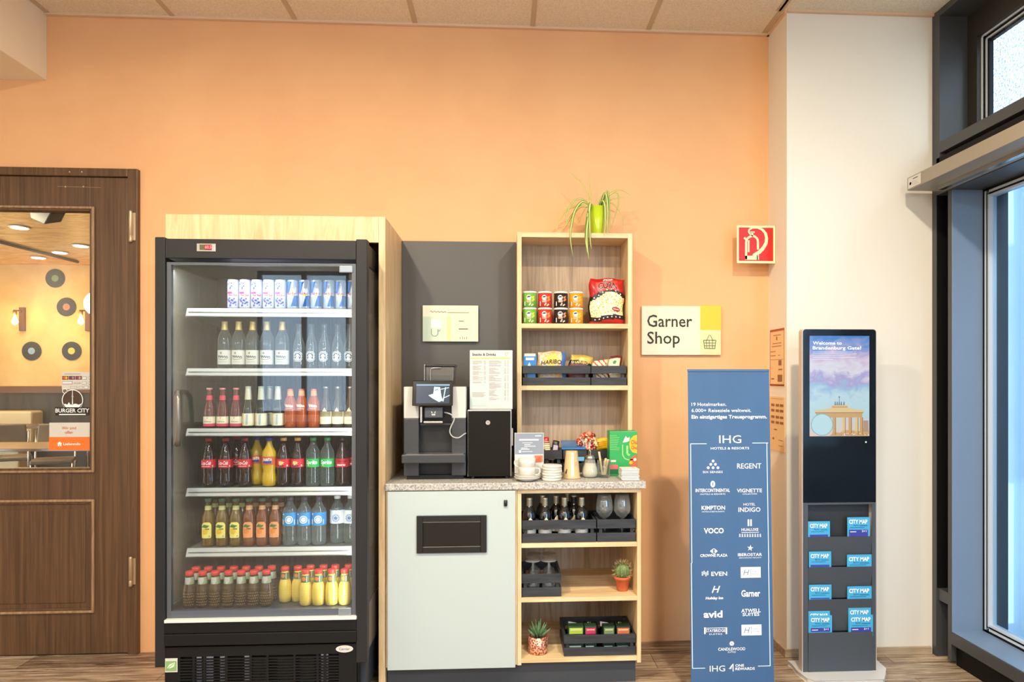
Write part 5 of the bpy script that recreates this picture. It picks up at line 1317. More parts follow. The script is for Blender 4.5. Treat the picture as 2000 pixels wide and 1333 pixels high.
# red and black sweets in the left small crate, blue pack, lollies, yellow pack
bag('red_chocolate_pack', 'dark red and white sweet pack peeping over the small crate', 'sweets pack', .036, .09, .02, lambda u, v: PRED if v > .068 else CRM if int(v * 300) % 3 else MAR, None, (X(1068, yq), yq + .05, z0 + .082), lean=-.1)
bag('dark_chocolate_pack', 'black and lilac sweet pack leaning right in the small crate', 'sweets pack', .036, .085, .02, lambda u, v: BBLK if (v > .06 or abs(u) > .012) else mat('pack_lilac', (196, 180, 196), .4), None, (X(1080, yq), yq + .05, z0 + .072), tilt=.3, lean=-.1)
b = B(); xa, xb_ = X(1094, yq), X(1146, yq); zt_ = ztop + hC
b.hexa([(xa + .006, yq - .004, zt_ + .001), (xb_ - .004, yq - .004, zt_ + .001), (xb_ - .012, yq + .12, zt_ + .03), (xa + .012, yq + .12, zt_ + .03)],
       [(xa + .006, yq - .004, zt_ + .012), (xb_ - .004, yq - .004, zt_ + .012), (xb_ - .012, yq + .12, zt_ + .042), (xa + .012, yq + .12, zt_ + .042)], mat('pack_blue', (30, 110, 176), .2, coat=.6))
b.build('blue_foil_pack', label='glossy blue foil pack lying on top of the charcoal crate', cat='sweets pack', bevel=.005)
b = B(); b.pbox(1129, 1141, 893, 901, yq - .0008, .0006, mat('tag_blue', (110, 180, 226))); b.build('price_tag', label='small light blue price tag on the charcoal crate front', cat='price tag')
rl = random.Random(11)
LR = [mat('lolly_a', (206, 50, 40), .3, coat=.5), mat('lolly_b', (240, 150, 110), .3, coat=.5), mat('lolly_c', (130, 24, 24), .3, coat=.5), mat('lolly_d', (244, 206, 160), .3, coat=.5)]
spots = [(1130, 862), (1137, 853), (1134, 869), (1145, 860), (1143, 850), (1151, 848), (1158, 852), (1160, 860), (1153, 858), (1148, 870), (1156, 870), (1163, 868), (1140, 876), (1150, 878), (1159, 877)]
for i, (px, py) in enumerate(spots):
    yy = yq + .05 - .01 * (i % 3); c = P(px, py, yy)
    t = thing('lollipop', ('red and cream lollipop, %s of the bunch behind the sugar shaker' % ('at the left', 'near the upper left', 'at lower left', 'left of centre', 'upper left of the top', 'topmost', 'at the upper right', 'at the right', 'in the centre', 'just below centre', 'right of centre', 'at the far right edge', 'lowest left', 'lowest middle', 'lowest right')[i]), 'lollipop', c, 'bunch of lollipops')
    b = B(); n0 = len(b.v); b.lathe([(.001, -.014), (.009, -.011), (.0135, -.003), (.0135, .004), (.009, .011), (.001, .014)], LR[i % 4], c, 12, lobes=5, amp=.1); b.build('candy', t)
    b = B()
    for k in range(3):
        a = rl.uniform(-1.2, 1.2); b.ddisc(lambda u, v: (c.x + .0142 * math.sin(a) + u, c.y - .0142 * math.cos(a) - .001, c.z + rl.uniform(-.001, .001) + v), 0, (k - 1) * .007, .0042, LR[(i + 3) % 4 if k else 3], 7)
    b.build('wrapper_print', t)
    b = B(); b.tube([c, (X(1150, yy) + (px - 1150) * .0006, yy, z0 + .03)], .0013, WPRINT, 6); b.build('stick', t)
bag('yellow_sweets_pack', 'bright yellow pack right of the lollipops', 'sweets pack', .082, .06, .022, lambda u, v: mat('pack_yellow', (238, 186, 20), .3) if abs(u) < .034 else GOLDB, lambda b, f, g: [b.drect(f, -.026, .02 + .009 * k, .022, .023 + .009 * k, mat('pack_ochre', (190, 140, 20), .4), 3) for k in range(3)], (X(1178, yq), yq + .06, z0 + hC - .008), tilt=-.1)

# ================================================================== INSIDE THE OPEN SHELVES
# small wine bottles
WG = mat('wine_bottle_black', (10, 11, 12), .06, spec=.8, coat=1)
wprof = [(.028, 0), (.0315, .005), (.0315, .118), (.028, .132), (.0165, .150), (.0125, .162), (.012, .190)]
def wine(nm, capc):
    def dw(b, f, z0_, z1_):
        b.dpoly(cyl(.0322), [(-.014, z1_), (.014, z1_), (.010, z1_ + .012), (.0, z1_ + .022), (-.008, z1_ + .012)], mat('wine_emblem', (236, 222, 190))); b.drect(f, -.014, z0_ + .02, .012, z0_ + .023, mat('wine_print', (120, 40, 44)), 2)
    return bottle(nm, 'bottle', wprof, WG, (.0132, .188, .195), mat('wine_cap_top', (206, 200, 170), .3, .5), (.0319, .030, .085), PAPER, dw, (.0140, .0132, .156, .189), mat('capsule_' + nm, capc, .35, .5))
wa = wine('wine_bottle', (168, 160, 134)); wd = wine('dark_capsule_wine_bottle', (44, 42, 40))
dxw = [(1034, 0), (1064.5, .0), (1102.5, -.0), (1136, 0), (1059, .078), (1086, .058), (1108, .125)]
nmw = ['at the far left front', 'second in the front row', 'third in the front row, below the tallest', 'rightmost in the front row', 'behind the second front bottle', 'between the second and third front bottles', 'behind the third front bottle']
for (px, dy), w in zip(dxw, nmw):
    yy = ye + .048 + dy; place(wa, used, (X(px, yy), yy, zsh[0] + .007), 'small dark wine bottle with pale capsule, ' + w, 'small wine bottles', .1)
for (px, dy, w) in ((1121, .060, 'dark wine bottle with black capsule left of the rightmost front bottle'),):
    yy = ye + .048 + dy; o_ = place(wd, used, (X(px, yy), yy, zsh[0] + .007), w, 'small wine bottles')
# wine glasses
WGL = glass('wine_glass', (238, 242, 242), 3.2, edge=.5, body=(230, 234, 236), bw=.06)
def wglass(name, up=True, facet=False):
    t = thing(name, 'x', 'wine glass')
    H = .205 if up else .150
    foot = [(.034, 0), (.034, .0015), (.010, .005), (.0045, .010)]
    if up:
        bowl = [(.004, .085), (.007, .092), (.024, .104), (.0385, .125), (.0405, .145), (.037, .175), (.031, .205), (.0300, .205), (.036, .175), (.0392, .145), (.037, .126), (.022, .106), (.001, .095)]; stem = [(.0045, .010), (.0036, .045), (.004, .085)]
    else:
        bowl = [(.005, .055), (.010, .062), (.026, .076), (.031, .095), (.0315, .13), (.0300, .150), (.0290, .150), (.0303, .13), (.0298, .096), (.024, .078), (.001, .066)]; stem = [(.0045, .010), (.0055, .025), (.009, .030), (.0055, .036), (.005, .055)]
    b = B(); b.lathe(foot, WGL, seg=26); b.build('foot', t)
    b = B(); b.lathe(stem, WGL, seg=12, cap=False); b.build('stem', t)
    b = B(); b.lathe(bowl, WGL, seg=26, cap=False, lobes=10 if facet else 0, amp=.018 if facet else 0); b.build('bowl', t)
    t.location = (0, 0, -5); return t
wu = wglass('wine_glass')
for px, w in ((1180.5, 'left upright wine glass in the right crate of the upper compartment'), (1215, 'right upright wine glass in the right crate of the upper compartment')):
    place(wu, used, (X(px, ye + .06), ye + .06, zsh[0] + .0072), w, 'upright wine glasses')
wf = wglass('goblet', False, True)
for (px, dy, w) in ((1040.5, .048, 'left goblet of the front pair'), (1072, .048, 'right goblet of the front pair'), (1042, .12, 'left goblet of the middle pair'), (1072, .12, 'right goblet of the middle pair'), (1044, .19, 'left goblet of the back pair'), (1072, .19, 'right goblet of the back pair')):
    o_ = place(wf, used, (X(px, ye + dy), ye + dy, zsh[1] + .0075 + .150), 'faceted stemmed goblet turned upside down, ' + w, 'upside-down goblets'); o_.rotation_euler = (math.pi, 0, 0)
# cactus
yc_ = -.44; cx = X(1215.5, yc_); zc_ = zsh[1] + .0006
t = thing('potted_cactus', 'small spiny cactus in a terracotta pot', 'cactus', (cx, yc_, zc_))
TC = noisy('terracotta', [(.3, (184, 88, 48)), (.7, (214, 116, 70))], (1, 1, 1), 12, 4, 0, .7)
b = B(); b.lathe([(.025, 0), (.027, .002), (.0335, .052), (.038, .053), (.039, .067), (.035, .068), (.033, .060), (.001, .060)], TC, (cx, yc_, zc_), 28); b.build('pot', t)
CG = noisy('cactus_green', [(.3, (70, 96, 54)), (.7, (128, 150, 92))], (1, 1, 1), 30, 4, 0, .6)
b = B(); b.lathe([(.012, .056), (.027, .066), (.034, .085), (.034, .105), (.026, .122), (.012, .132), (.001, .134)], CG, (cx, yc_, zc_), 40, lobes=10, amp=.09); b.build('cactus_body', t)
b = B(); rr = random.Random(4); SP = mat('spine_cream', (226, 210, 150), .5)
for k in range(150):
    a = rr.uniform(0, 2 * math.pi); h = rr.uniform(-.9, 1.45); r_ = .036 * math.cos(max(h, -.9) * .95); p = Vector((cx + r_ * math.cos(a), yc_ + r_ * math.sin(a), zc_ + .093 + .036 * math.sin(h)))
    d_ = (p - Vector((cx, yc_, zc_ + .093))).normalized() + Vector((rr.uniform(-.5, .5), rr.uniform(-.5, .5), rr.uniform(-.3, .5)))
    b.tube([p, p + d_ * .009, p + d_ * .0165 + Vector((0, 0, .001))], [.0007, .0006, .0002], SP, 4)
b.build('spines', t)
# succulent in copper pot
yc_ = -.46; cx = X(1051, yc_); zc_ = zsh[2] + .0006
t = thing('potted_succulent', 'spiky green succulent in a hammered copper pot', 'succulent', (cx, yc_, zc_))
CP = noisy('hammered_copper_mosaic', [(.2, (120, 60, 44)), (.45, (206, 130, 104)), (.7, (246, 196, 170))], (1, 1, 1), 110, 3, 0, .3, bump=.6, tex='voronoi', metal=.6)
hp = Z(1051, 1241, yc_) - zc_
b = B(); b.lathe([(.044, 0), (.047, .003), (.0475, hp), (.0445, hp), (.0445, hp - .014), (.001, hp - .014)], CP, (cx, yc_, zc_), 32); b.build('pot', t)
rr = random.Random(2); AG = noisy('agave_green', [(.3, (52, 88, 52)), (.7, (120, 156, 110))], (1, 1, 1), 20, 4, 0, .5)
for k in range(17):
    a = 2.399 * k; tilt = .12 + .055 * k; L_ = .092 - .0016 * k
    d_ = Vector((math.sin(tilt) * math.cos(a), math.sin(tilt) * math.sin(a), math.cos(tilt)))
    p0 = Vector((cx + d_.x * .008, yc_ + d_.y * .008, zc_ + hp - .014))
    b = B(); pts = [p0, p0 + d_ * L_ * .4, p0 + d_ * L_ * .8 + Vector((0, 0, -.001)), p0 + d_ * L_ + Vector((0, 0, .002))]
    b.tube(pts, [.0065, .0068, .0036, .0005], AG, 8, .45); b.build('leaf', t)
# tea boxes in the lowest crate
xt0 = X(1104, ye + .03)
TEAC = [((28, 66, 44), (170, 190, 70), 'lime green'), ((28, 66, 44), (206, 46, 92), 'crimson'), ((24, 48, 34), (120, 140, 96), 'olive'), ((24, 48, 34), (206, 110, 70), 'orange')]
for k, (c, c2, cn) in enumerate(TEAC):
    px0, px1 = ((1110, 1140), (1142, 1165), (1178, 1201), (1204, 1231))[k]
    yb2 = ye + .028; za = zsh[2] + .008; zh = Z(1170, 1224, yb2) - za
    t = thing('tea_box', 'dark green tea box with %s label in the lowest crate' % cn, 'tea box', (X((px0 + px1) / 2, yb2), yb2 + .02, za), 'tea boxes in front')
    b = B(); b.pbox(px0, px1, 1224, 1270, yb2, .045, mat('tea_box_%d' % k, c, .4)); b.v = [(p[0], p[1], max(p[2], za)) for p in b.v]; b.build('carton', t, bevel=.001)
    b = B(); R(b, px0 + 2, 1227, px1 - 2, 1239, yb2, mat('tea_lab_%d' % k, c2, .5), .001); R(b, px0 + 4, 1230, px1 - 4, 1231.5, yb2, mat('tea_hl', (226, 224, 170)), .002); b.dpoly(flat((px0 + px1) / 2, 1240, yb2, .002), [(-7, -2), (-3, 1), (3, 1), (7, -2)], DEEP)
    R(b, px0 + 2, 1262, px1 - 5, 1267, yb2, mat('tea_strip', (206, 216, 214)), .002); b.build('print', t)
for k in range(4):
    yb2 = ye + .11; px0 = (1112, 1142, 1174, 1202)[k]; za = zsh[2] + .008
    t = thing('tea_box', 'dark tea box in the back row, %s' % ('far left with a white flap', 'second from the left', 'third, with a white flap', 'far right')[k], 'tea box', (X(px0 + 13, yb2), yb2 + .03, za), 'tea boxes behind')
    b = B(); b.box(X(px0, yb2), X(px0 + 26, yb2), yb2, yb2 + .06, za, za + .098, mat('tea_box_back', (24, 26, 28), .4)); b.build('carton', t, bevel=.001)
    if k % 2 == 0: b = B(); b.dpoly(flat(px0 + 5, 1219, yb2, .002), [(-7, -5), (-7, 5), (9, 2), (2, -4)], PAPER); b.build('flap', t)
    else: b = B(); b.drect(flat(px0 + 8, 1219, yb2, .002), -3, -4, 0, 4, GOLD); b.drect(flat(px0 + 8, 1219, yb2, .002), 2, -4, 3, 4, GOLD); b.build('print', t)

# ================================================================== SPIDER PLANT
yp = -.17; cx = X(1166, yp); zp = uz1 + .0006
t = thing('spider_plant', 'spider plant in a lime green pot on top of the bookcase', 'plant', (cx, yp, zp))
hp = Z(1166, 405, yp) - zp
LM = mat('lime_pot', (190, 214, 40), .3, coat=.4)
b = B(); b.lathe([(.030, 0), (.033, .003), (.046, hp), (.043, hp), (.041, hp - .02), (.001, hp - .02)], LM, (cx, yp, zp), 30); b.build('pot', t)
b = B(); b.lathe([(.042, hp - .012), (.001, hp - .008)], mat('potting_soil', (70, 50, 34), .9, bump=.8, bscale=200), (cx, yp, zp), 18, cap=False); b.build('soil', t)
GL1 = mat('leaf_green', (112, 152, 60), .5); GL2 = mat('leaf_cream_stripe', (214, 222, 140), .5); OCH = mat('leaf_ochre', (176, 150, 50), .5)
def leafpx(pts, w, ma=GL1, mb=GL2, dy=0):
    ps = [P(x, y, yp + q + dy) for x, y, q in pts]
    sm = smooth(ps, 4); n = len(sm)
    b = B(); b.blade(sm, [w * 1.3 * min(1, .35 + 4 * (i / (n - 1))) * (1 - (i / (n - 1)) ** 3) + .0006 for i in range(n)], ma, mb); b.build('leaf', t, solid=.0007)
rim = 402
leafpx([(1156, rim, 0), (1140, 362, .0), (1124, 347, .01), (1112, 336, .01)], .004, OCH)
leafpx([(1155, rim, .0), (1152, 372, 0), (1151, 332, 0)], .004, OCH)
leafpx([(1150, rim, 0), (1140, 390, -.01), (1122, 392, -.02), (1109, 412, -.03), (1106, 432, -.03), (1112, 444, -.03)], .0055)
leafpx([(1152, rim, 0), (1138, 394, -.02), (1124, 410, -.04), (1117, 435, -.06), (1114, 465, -.088), (1119, 502, -.09)], .010)
leafpx([(1150, 403, 0), (1130, 402, -.0), (1108, 410, .01), (1092, 430, .02), (1087, 452, .02)], .006, OCH)
leafpx([(1152, 404, 0), (1134, 404, .0), (1118, 420, .01), (1104, 442, .02), (1096, 452, .02)], .009, OCH)
leafpx([(1156, 404, 0), (1146, 404, 0), (1130, 432, .03), (1120, 448, .03)], .004, OCH)
leafpx([(1158, rim, 0), (1153, 398, -.05), (1150, 420, -.06), (1146, 452, -.088), (1147, 480, -.09), (1150, 508, -.09)], .013)
leafpx([(1156, 404, 0), (1150, 410, -.05), (1145, 440, -.07), (1144, 470, -.09), (1148, 497, -.09)], .009)
leafpx([(1158, 404, 0), (1152, 408, -.05), (1152, 440, -.088), (1153, 470, -.09), (1155, 488, -.09)], .008)
leafpx([(1172, rim, 0), (1176, 392, -.03), (1181, 400, -.05), (1182, 430, -.06), (1180, 462, -.088)], .011)
leafpx([(1174, rim, 0), (1181, 378, -.02), (1186, 392, -.05), (1187, 425, -.06), (1185, 460, -.088)], .010)
leafpx([(1176, rim, 0), (1186, 372, -.0), (1190, 395, -.03), (1191, 430, -.05), (1188, 460, -.085)], .006)
leafpx([(1172, rim, 0), (1182, 388, 0), (1198, 375, 0), (1212, 371, 0), (1226, 378, 0), (1233, 384, 0)], .006, OCH)
leafpx([(1174, 404, 0), (1190, 392, 0), (1204, 387, 0), (1222, 386, 0)], .006, OCH)
leafpx([(1174, 402, 0), (1192, 380, 0), (1206, 378, 0), (1208, 396, 0), (1202, 420, .01), (1194, 445, .02)], .005)
leafpx([(1176, 404, 0), (1192, 396, 0), (1208, 410, 0), (1217, 428, .01), (1216, 450, .02)], .005, OCH)
leafpx([(1168, 404, 0), (1174, 388, 0), (1180, 378, 0)], .006)

# ================================================================== SIGNS ON THE WALL
ysg = -.022
t = thing('shop_sign', 'rounded cream wall sign reading Garner Shop', 'sign', P(1330, 694, ysg))
b = B(); b.pbox(1253, 1408.5, 598, 694, ysg, .012, mat('sign_cream', (236, 230, 198), .35)); b.build('board', t, bevel=.0035)
b = B(); b.pbox(1367.5, 1408.5, 598, 645, ysg - .0006, .011, mat('sign_yellow', (240, 200, 16), .4)); b.build('yellow_field', t, bevel=.001)
b = B(); b.pbox(1367.5, 1408, 645, 693, ysg - .0004, .0112, mat('sign_sage', (216, 220, 164), .4)); b.build('sage_field', t, bevel=.001)
b = B(); T(b, 'Garner', 1264, 638.5, ysg, 23.5, INK, 'l', w=88, bold=.012); T(b, 'Shop', 1264, 671.5, ysg, 23.5, INK, 'l', w=64, bold=.012); b.build('lettering', t)
b = B(); bk = mat('basket_olive', (120, 118, 60)); fl = flat(1386, 681, ysg, .003)
b.dline(fl, [(-12, 16), (-10, 0), (10, 0), (12, 16), (-12, 16)], 1.1, bk)
for v in (5.3, 10.6): b.dline(fl, [(-11, v), (11, v)], .9, bk)
for u in (-6, -1, 5): b.dline(fl, [(u, 0), (u * 1.1, 16)], .9, bk)
b.dline(fl, [(-6, 16), (-1, 26)], .9, bk); b.dline(fl, [(6, 16), (1, 26)], .9, bk); b.build('basket_icon', t)

yx = -.105
x0, x1 = X(1439.5, yx), XREC - .003
t = thing('extinguisher_sign', 'square red fire extinguisher sign jutting from the wall corner', 'sign', (x1, yx, Z(1476, 515, yx)))
b = B(); b.box(x0, x1, yx, yx + .004, Z(1476, 514.5, yx), Z(1476, 441, yx), mat('photolum_cream', (250, 236, 190), .4)); b.build('plate', t, bevel=.0008)
b = B(); b.box(x1 - .001, x1 + .002, yx + .004, yx + .09, Z(1476, 512, yx), Z(1476, 444, yx), mat('photolum_cream', (0, 0, 0))); b.build('mounting_flange', t)
b = B(); R(b, 1443, 445, 1510, 510, yx, mat('fire_red', (206, 26, 20), .4), .001); b.build('red_field', t)
b = B(); pc = mat('photolum_cream', (0, 0, 0)); fl = flat(1476, 478, yx, .002)
b.dline(fl, [(-19, -29), (-19, 5), (-17, 11), (-12, 15), (-6, 17), (-1, 15), (3, 11), (4, 5), (4, -10)], 4.2, pc); b.dpoly(fl, [(-21, -30), (4, -30), (4, -22), (-21, -22)], pc)
b.dline(fl, [(4, -20), (4, -30)], 4, pc); b.dline(fl, [(-14, 8), (-14, -15)], 3.2, pc); b.dline(fl, [(-19, 10), (-23, 13)], 4, pc); b.dline(fl, [(-7, 16), (-7, 24)], 4, pc); b.dline(fl, [(-11, 24), (-2, 24)], 2.6, pc)
arc = [(-10, 19), (-14, 24), (-13, 29), (-6, 33), (4, 33), (13, 29), (19, 22), (21, 13), (20, 3), (15, -6), (8, -14), (-3, -21)]
for i in range(len(arc) - 1): b.dline(fl, [arc[i], arc[i + 1]], (2.6, 3, 3.4, 3.8, 4.2, 5, 5.6, 6.2, 6.6, 7, 7)[i], pc); b.ddisc(flat(1476, 478, yx, .0027), *arc[i + 1], (2.6, 3, 3.4, 3.8, 4.2, 5, 5.6, 6.2, 6.6, 7, 7)[i] / 2, pc, 10)
b.build('pictogram', t)

# posters on the side of the white corner
def poster(z1, z0_, ya, yb2, label, rows, frame=None):
    t = thing('wall_notice', label, 'notice', (XREC, (ya + yb2) / 2, z0_))
    b = B(); b.box(XREC - .003, XREC - .0008, ya, yb2, z0_, z1, mat('notice_peach', (240, 206, 160), .6)); b.build('sheet', t)
    b = B(); f = lambda u, v: (XREC - .004, yb2 - u, z0_ + v); w, h = yb2 - ya, z1 - z0_; m_ = mat('notice_brown', (150, 96, 60))
    if frame:
        b.dline(f, [(.005, .005), (w - .005, .005), (w - .005, h - .005), (.005, h - .005), (.005, .005)], .004, frame); b.drect(f, .005, h - .014, w - .005, h - .006, frame); b.drect(f, .005, .004, w - .005, .012, frame)
    for (u0, v0, u1, v1) in rows: b.drect(f, u0 * w, v0 * h, u1 * w, v1 * h, m_)
    b.build('print', t)
poster(Z(1510, 643, -.1), Z(1510, 755, -.1), -.235, -.03, 'narrow peach notice with red frame on the side of the white corner', [(.25, .88, .75, .89), (.45, .80, .52, .86), (.2, .74, .8, .75), (.15, .69, .8, .7), (.05, .6, .4, .61), (.05, .53, .4, .54), (.6, .53, .7, .54), (.05, .46, .9, .465), (.6, .36, .8, .45), (.6, .28, .85, .3), (.1, .12, .3, .14), (.55, .08, .85, .2)], mat('notice_red', (190, 90, 60)))
poster(Z(1510, 775, -.1), Z(1510, 880, -.1), -.235, -.03, 'peach sheet with a column of small figures below the red framed notice', [(.1, .96, .9, .965)] + [(a, b_, a + .22, b_ + .045) for b_ in (.82, .72, .6, .5) for a in (.1, .42, .7)] + [(.3, .38, .5, .4), (.2, .2, .3, .24), (.6, .2, .9, .21), (.6, .1, .9, .11)])

# ================================================================== BLUE BANNER
BY = lambda py: -.60 - .062 * (py - 725) / 610
def bf(px, py, off=.002):
    Y = BY(py); a = P(px, py, Y); kx, ks = sc(px, Y); q = P(px, py - 40, BY(py - 40)); dv = (q - a) / 40
    return lambda u, v: (a.x + u * kx, a.y + dv.y * v - off, a.z + dv.z * v)
cA, cB_ = P(1343, 725, BY(725)), P(1502, 723.5, BY(725))
zb1, slope = cA.z, .062 / (P(1420, 725, BY(725)).z - P(1420, 1335, BY(1335)).z)
BL = noisy('banner_blue', [(.3, (58, 94, 136)), (.7, (66, 103, 147))], (1, 1, .3), 3, 3, 0, .5)
t = thing('roll_up_banner', 'narrow blue roll-up banner listing white hotel logos', 'banner', ((cA.x + cB_.x) / 2, -.68, 0))
b = B(); n = 10
zlo = .045
def byz(z): return -.60 - slope * (zb1 - z)
b.hexa([(cA.x, byz(zlo), zlo), (cB_.x, byz(zlo), zlo), (cB_.x, byz(zlo) + .0012, zlo), (cA.x, byz(zlo) + .0012, zlo)], [(cA.x, byz(zb1), zb1), (cB_.x, byz(zb1), zb1), (cB_.x, byz(zb1) + .0012, zb1), (cA.x, byz(zb1) + .0012, zb1)], BL); b.build('cloth', t)
b = B(); b.box(cA.x - .0005, cB_.x + .0005, byz(zb1) - .003, byz(zb1) + .006, zb1 - .003, zb1 + .008, mat('banner_rail', (70, 100, 140), .4)); b.build('top_rail', t, bevel=.001)
b = B(); b.box(cA.x - .012, cB_.x + .012, byz(.04) - .03, byz(.04) + .06, .010, .048, mat('cassette_silver', (176, 180, 186), .3, .8)); b.build('cassette', t, bevel=.008)
for s_ in (.12, .88):
    xx = cA.x + (cB_.x - cA.x) * s_; b = B(); b.box(xx - .02, xx + .02, byz(.04) - .05, byz(.04) + .10, 0, .0095, mat('cassette_silver', (0, 0, 0))); b.build('foot', t)
b = B(); xm = (cA.x + cB_.x) / 2; b.tube([(xm, byz(.05) + .045, .046), (xm, byz(zb1) + .012, zb1 + .004)], .006, mat('cassette_silver', (0, 0, 0))); b.build('rear_pole', t)
b = B()
def BT(s, px, py, h, al='c', w=None, bold=0, slant=0, m=WPRINT): b.text(bf(px, py), s, 0, 0, h, m, al, w, bold, slant)
def BR(x0, y0, x1, y1, m=WPRINT, off=.002): c, r = (x0 + x1) / 2, (y0 + y1) / 2; b.drect(bf(c, r, off), x0 - c, r - y1, x1 - c, r - y0, m)
BT('19 Hotelmarken.', 1350.5, 793.5, 6.8, 'l', 68, .005); BT('6.000+ Reiseziele weltweit.', 1350.5, 805.5, 6.8, 'l', 117, .005); BT('Ein einzigartiges Treueprogramm.', 1350.5, 818, 6.8, 'l', 148, .035)
BT('IHG', 1426, 866, 15.5, w=43, bold=.0); BT('HOTELS & RESORTS', 1425.5, 878.3, 4.6, w=75, bold=.01)
b.build('headline_print', t)
b = B()
for (x0, y0, x1, y1) in ((1349, 866.5, 1380, 868), (1469, 865, 1500, 866.5), (1349, 866.5, 1350.6, 1100), (1498.4, 865, 1500, 1100)): BR(x0, y0, x1, y1, mat('frame_pale_blue', (206, 232, 246)))
for (x0, y0, x1, y1) in ((1350.3, 1100, 1352, 1306), (1501.5, 1100, 1503.2, 1301), (1353, 1305, 1377, 1306.5), (1480, 1300.5, 1504, 1302)): BR(x0, y0, x1, y1, mat('frame_pale_blue', (0, 0, 0)))
b.build('frame_print', t)
b = B()
def LG_():
    global b
    b.build('hotel_logo', t); b = B()
for (x, y) in ((1392.5, 901), (1388, 907.5), (1397, 907.5), (1383, 914), (1392.5, 914), (1402, 914)): b.ddisc(bf(x, y), 0, 0, 2.7, WPRINT, 12)
BT('SIX SENSES', 1392, 924.5, 4.2, w=39)
LG_(); BT('REGENT', 1463, 915.5, 10, w=47, bold=.01)

LG_(); b.ddisc(bf(1392, 946), 0, 0, 4.6, WPRINT, 16, 6.5); b.ddisc(bf(1392, 946, .003), 0, 0, 1, BL, 10, 3.4)
BT('INTERCONTINENTAL', 1392, 961.5, 6.6, w=67, bold=.02); BT('HOTELS & RESORTS', 1392, 967, 2.8, w=49)
LG_(); BT('VIGNETTE', 1463.5, 962, 7, w=49, bold=.02); BT('COLLECTION', 1464, 966.5, 2.6, w=28)

LG_(); BT('KIMPTON', 1393, 996, 7.6, w=46, bold=.03); BT('HOTELS & RESTAURANTS', 1393, 1001, 2.4, w=44)
LG_(); BT('HOTEL', 1463.5, 988, 5, w=23); BT('INDIGO', 1463.5, 1000, 8.4, w=43, bold=.02)

LG_(); BT('VOCO', 1394, 1042, 10, w=39, bold=.05)
LG_(); BR(1460, 1015, 1463, 1028); BR(1465, 1015, 1468, 1028)
BT('HUALUXE', 1464.5, 1037.5, 5.4, w=33, bold=.02); BR(1448, 1040, 1482, 1041)
for k in range(9):
    x = 1443 + 5 * k; BR(x, 1044, x + 3.4, 1044.8); BR(x + 1.3, 1043, x + 2.1, 1049); BR(x + .2, 1046.4, x + 3.2, 1047.1); BR(x, 1048.4, x + 3.6, 1049.1)

LG_(); b.dring(bf(1394, 1077), 0, 0, 4.4, 1.2, WPRINT, 16); b.ddisc(bf(1390, 1077), 0, 0, 3, WPRINT, 10, 2.4); b.ddisc(bf(1398, 1077), 0, 0, 3, WPRINT, 10, 2.4); BT('CROWNE PLAZA', 1394, 1088, 5.4, w=53, bold=.03)

LG_(); b.dpoly(bf(1465, 1071), [(6.5 * (1 if k % 2 == 0 else .36) * math.sin(math.radians(36 * k + 8)), 6.5 * (1 if k % 2 == 0 else .36) * math.cos(math.radians(36 * k + 8))) for k in range(10)], WPRINT)
BT('IBEROSTAR', 1464.5, 1086.5, 5.6, w=47, bold=.02); BT('BEACHFRONT RESORTS', 1465, 1091, 2.2, w=43)

LG_()
for (x, a, c_) in ((1370.5, 1117, 1125), (1374, 1115.5, 1122.5), (1377.5, 1118, 1126), (1381, 1115.5, 1124)): BR(x, a, x + 2.1, c_)
BT('EVEN', 1404.5, 1125, 7.8, w=31, bold=.03)

LG_()
for cy in (1118.5, 1231): 
    x0 = 1446.5 if cy < 1200 else 1448; BR(x0, cy - 10.5, x0 + 39, cy + 10.5); gm = mat('banner_grey_blue', (110, 130, 150)); BT('H', x0 + 10, cy + 5, 11, w=10, slant=.35, bold=-.01, m=INK) if False else b.text(bf(x0 + 9, cy + 5.5, .003), 'H', 0, 0, 11, gm, 'c', 9, 0, .3)
    BR(x0 + 19, cy - 7, x0 + 19.7, cy + 7, gm, .003); b.text(bf(x0 + 22, cy - 1, .003), 'Holiday Inn', 0, 0, 2.6, gm, 'l', 14); b.text(bf(x0 + 22, cy + 4, .003), 'Express' if cy < 1200 else 'Club', 0, 0, 3.2, gm, 'l', 13)

LG_(); BT('H', 1396, 1158, 13, w=12, slant=.35, bold=.02); BT('Holiday Inn', 1395, 1171, 5, w=34, bold=.05, slant=.15)
LG_(); BT('Garner', 1466, 1165.5, 12.5, w=37, bold=.045)

LG_(); BT('avid', 1392.5, 1206.5, 13, w=37, bold=.05)
LG_(); BT('ATWELL', 1466.5, 1196.5, 7, w=38, bold=.03); BT('SUITES', 1466.5, 1203.5, 6, w=33, bold=.03)

LG_(); BR(1375, 1226, 1378, 1239); BR(1417, 1226, 1420, 1239); BT('STAYBRIDGE', 1397.5, 1235, 5.8, w=38, bold=.02); BR(1378, 1226.5, 1417, 1227.5); BT('SUITES', 1397.5, 1240.5, 3, w=26)

LG_(); b.ddisc(bf(1429, 1257.5), 0, 0, 4.4, WPRINT, 16); b.dline(bf(1429, 1257.5, .003), [(-1.5, 2.5), (1.5, -2.5)], .9, BL); BT('CANDLEWOOD', 1429, 1271, 5.8, w=53, bold=.02); BT('SUITES', 1429, 1275.5, 2.8, w=16)

LG_(); BT('IHG', 1401, 1312, 11.5, w=30); BR(1430.5, 1297, 1432.4, 1312); b.dpoly(bf(1428, 1304), [(-5, -3), (2, 6), (3, 6), (0, -3)], WPRINT); BT('ONE', 1436, 1303, 5, 'l', 17, .03); BT('REWARDS', 1436, 1309.5, 5, 'l', 38, .03)
b.build('hotel_logo', t)

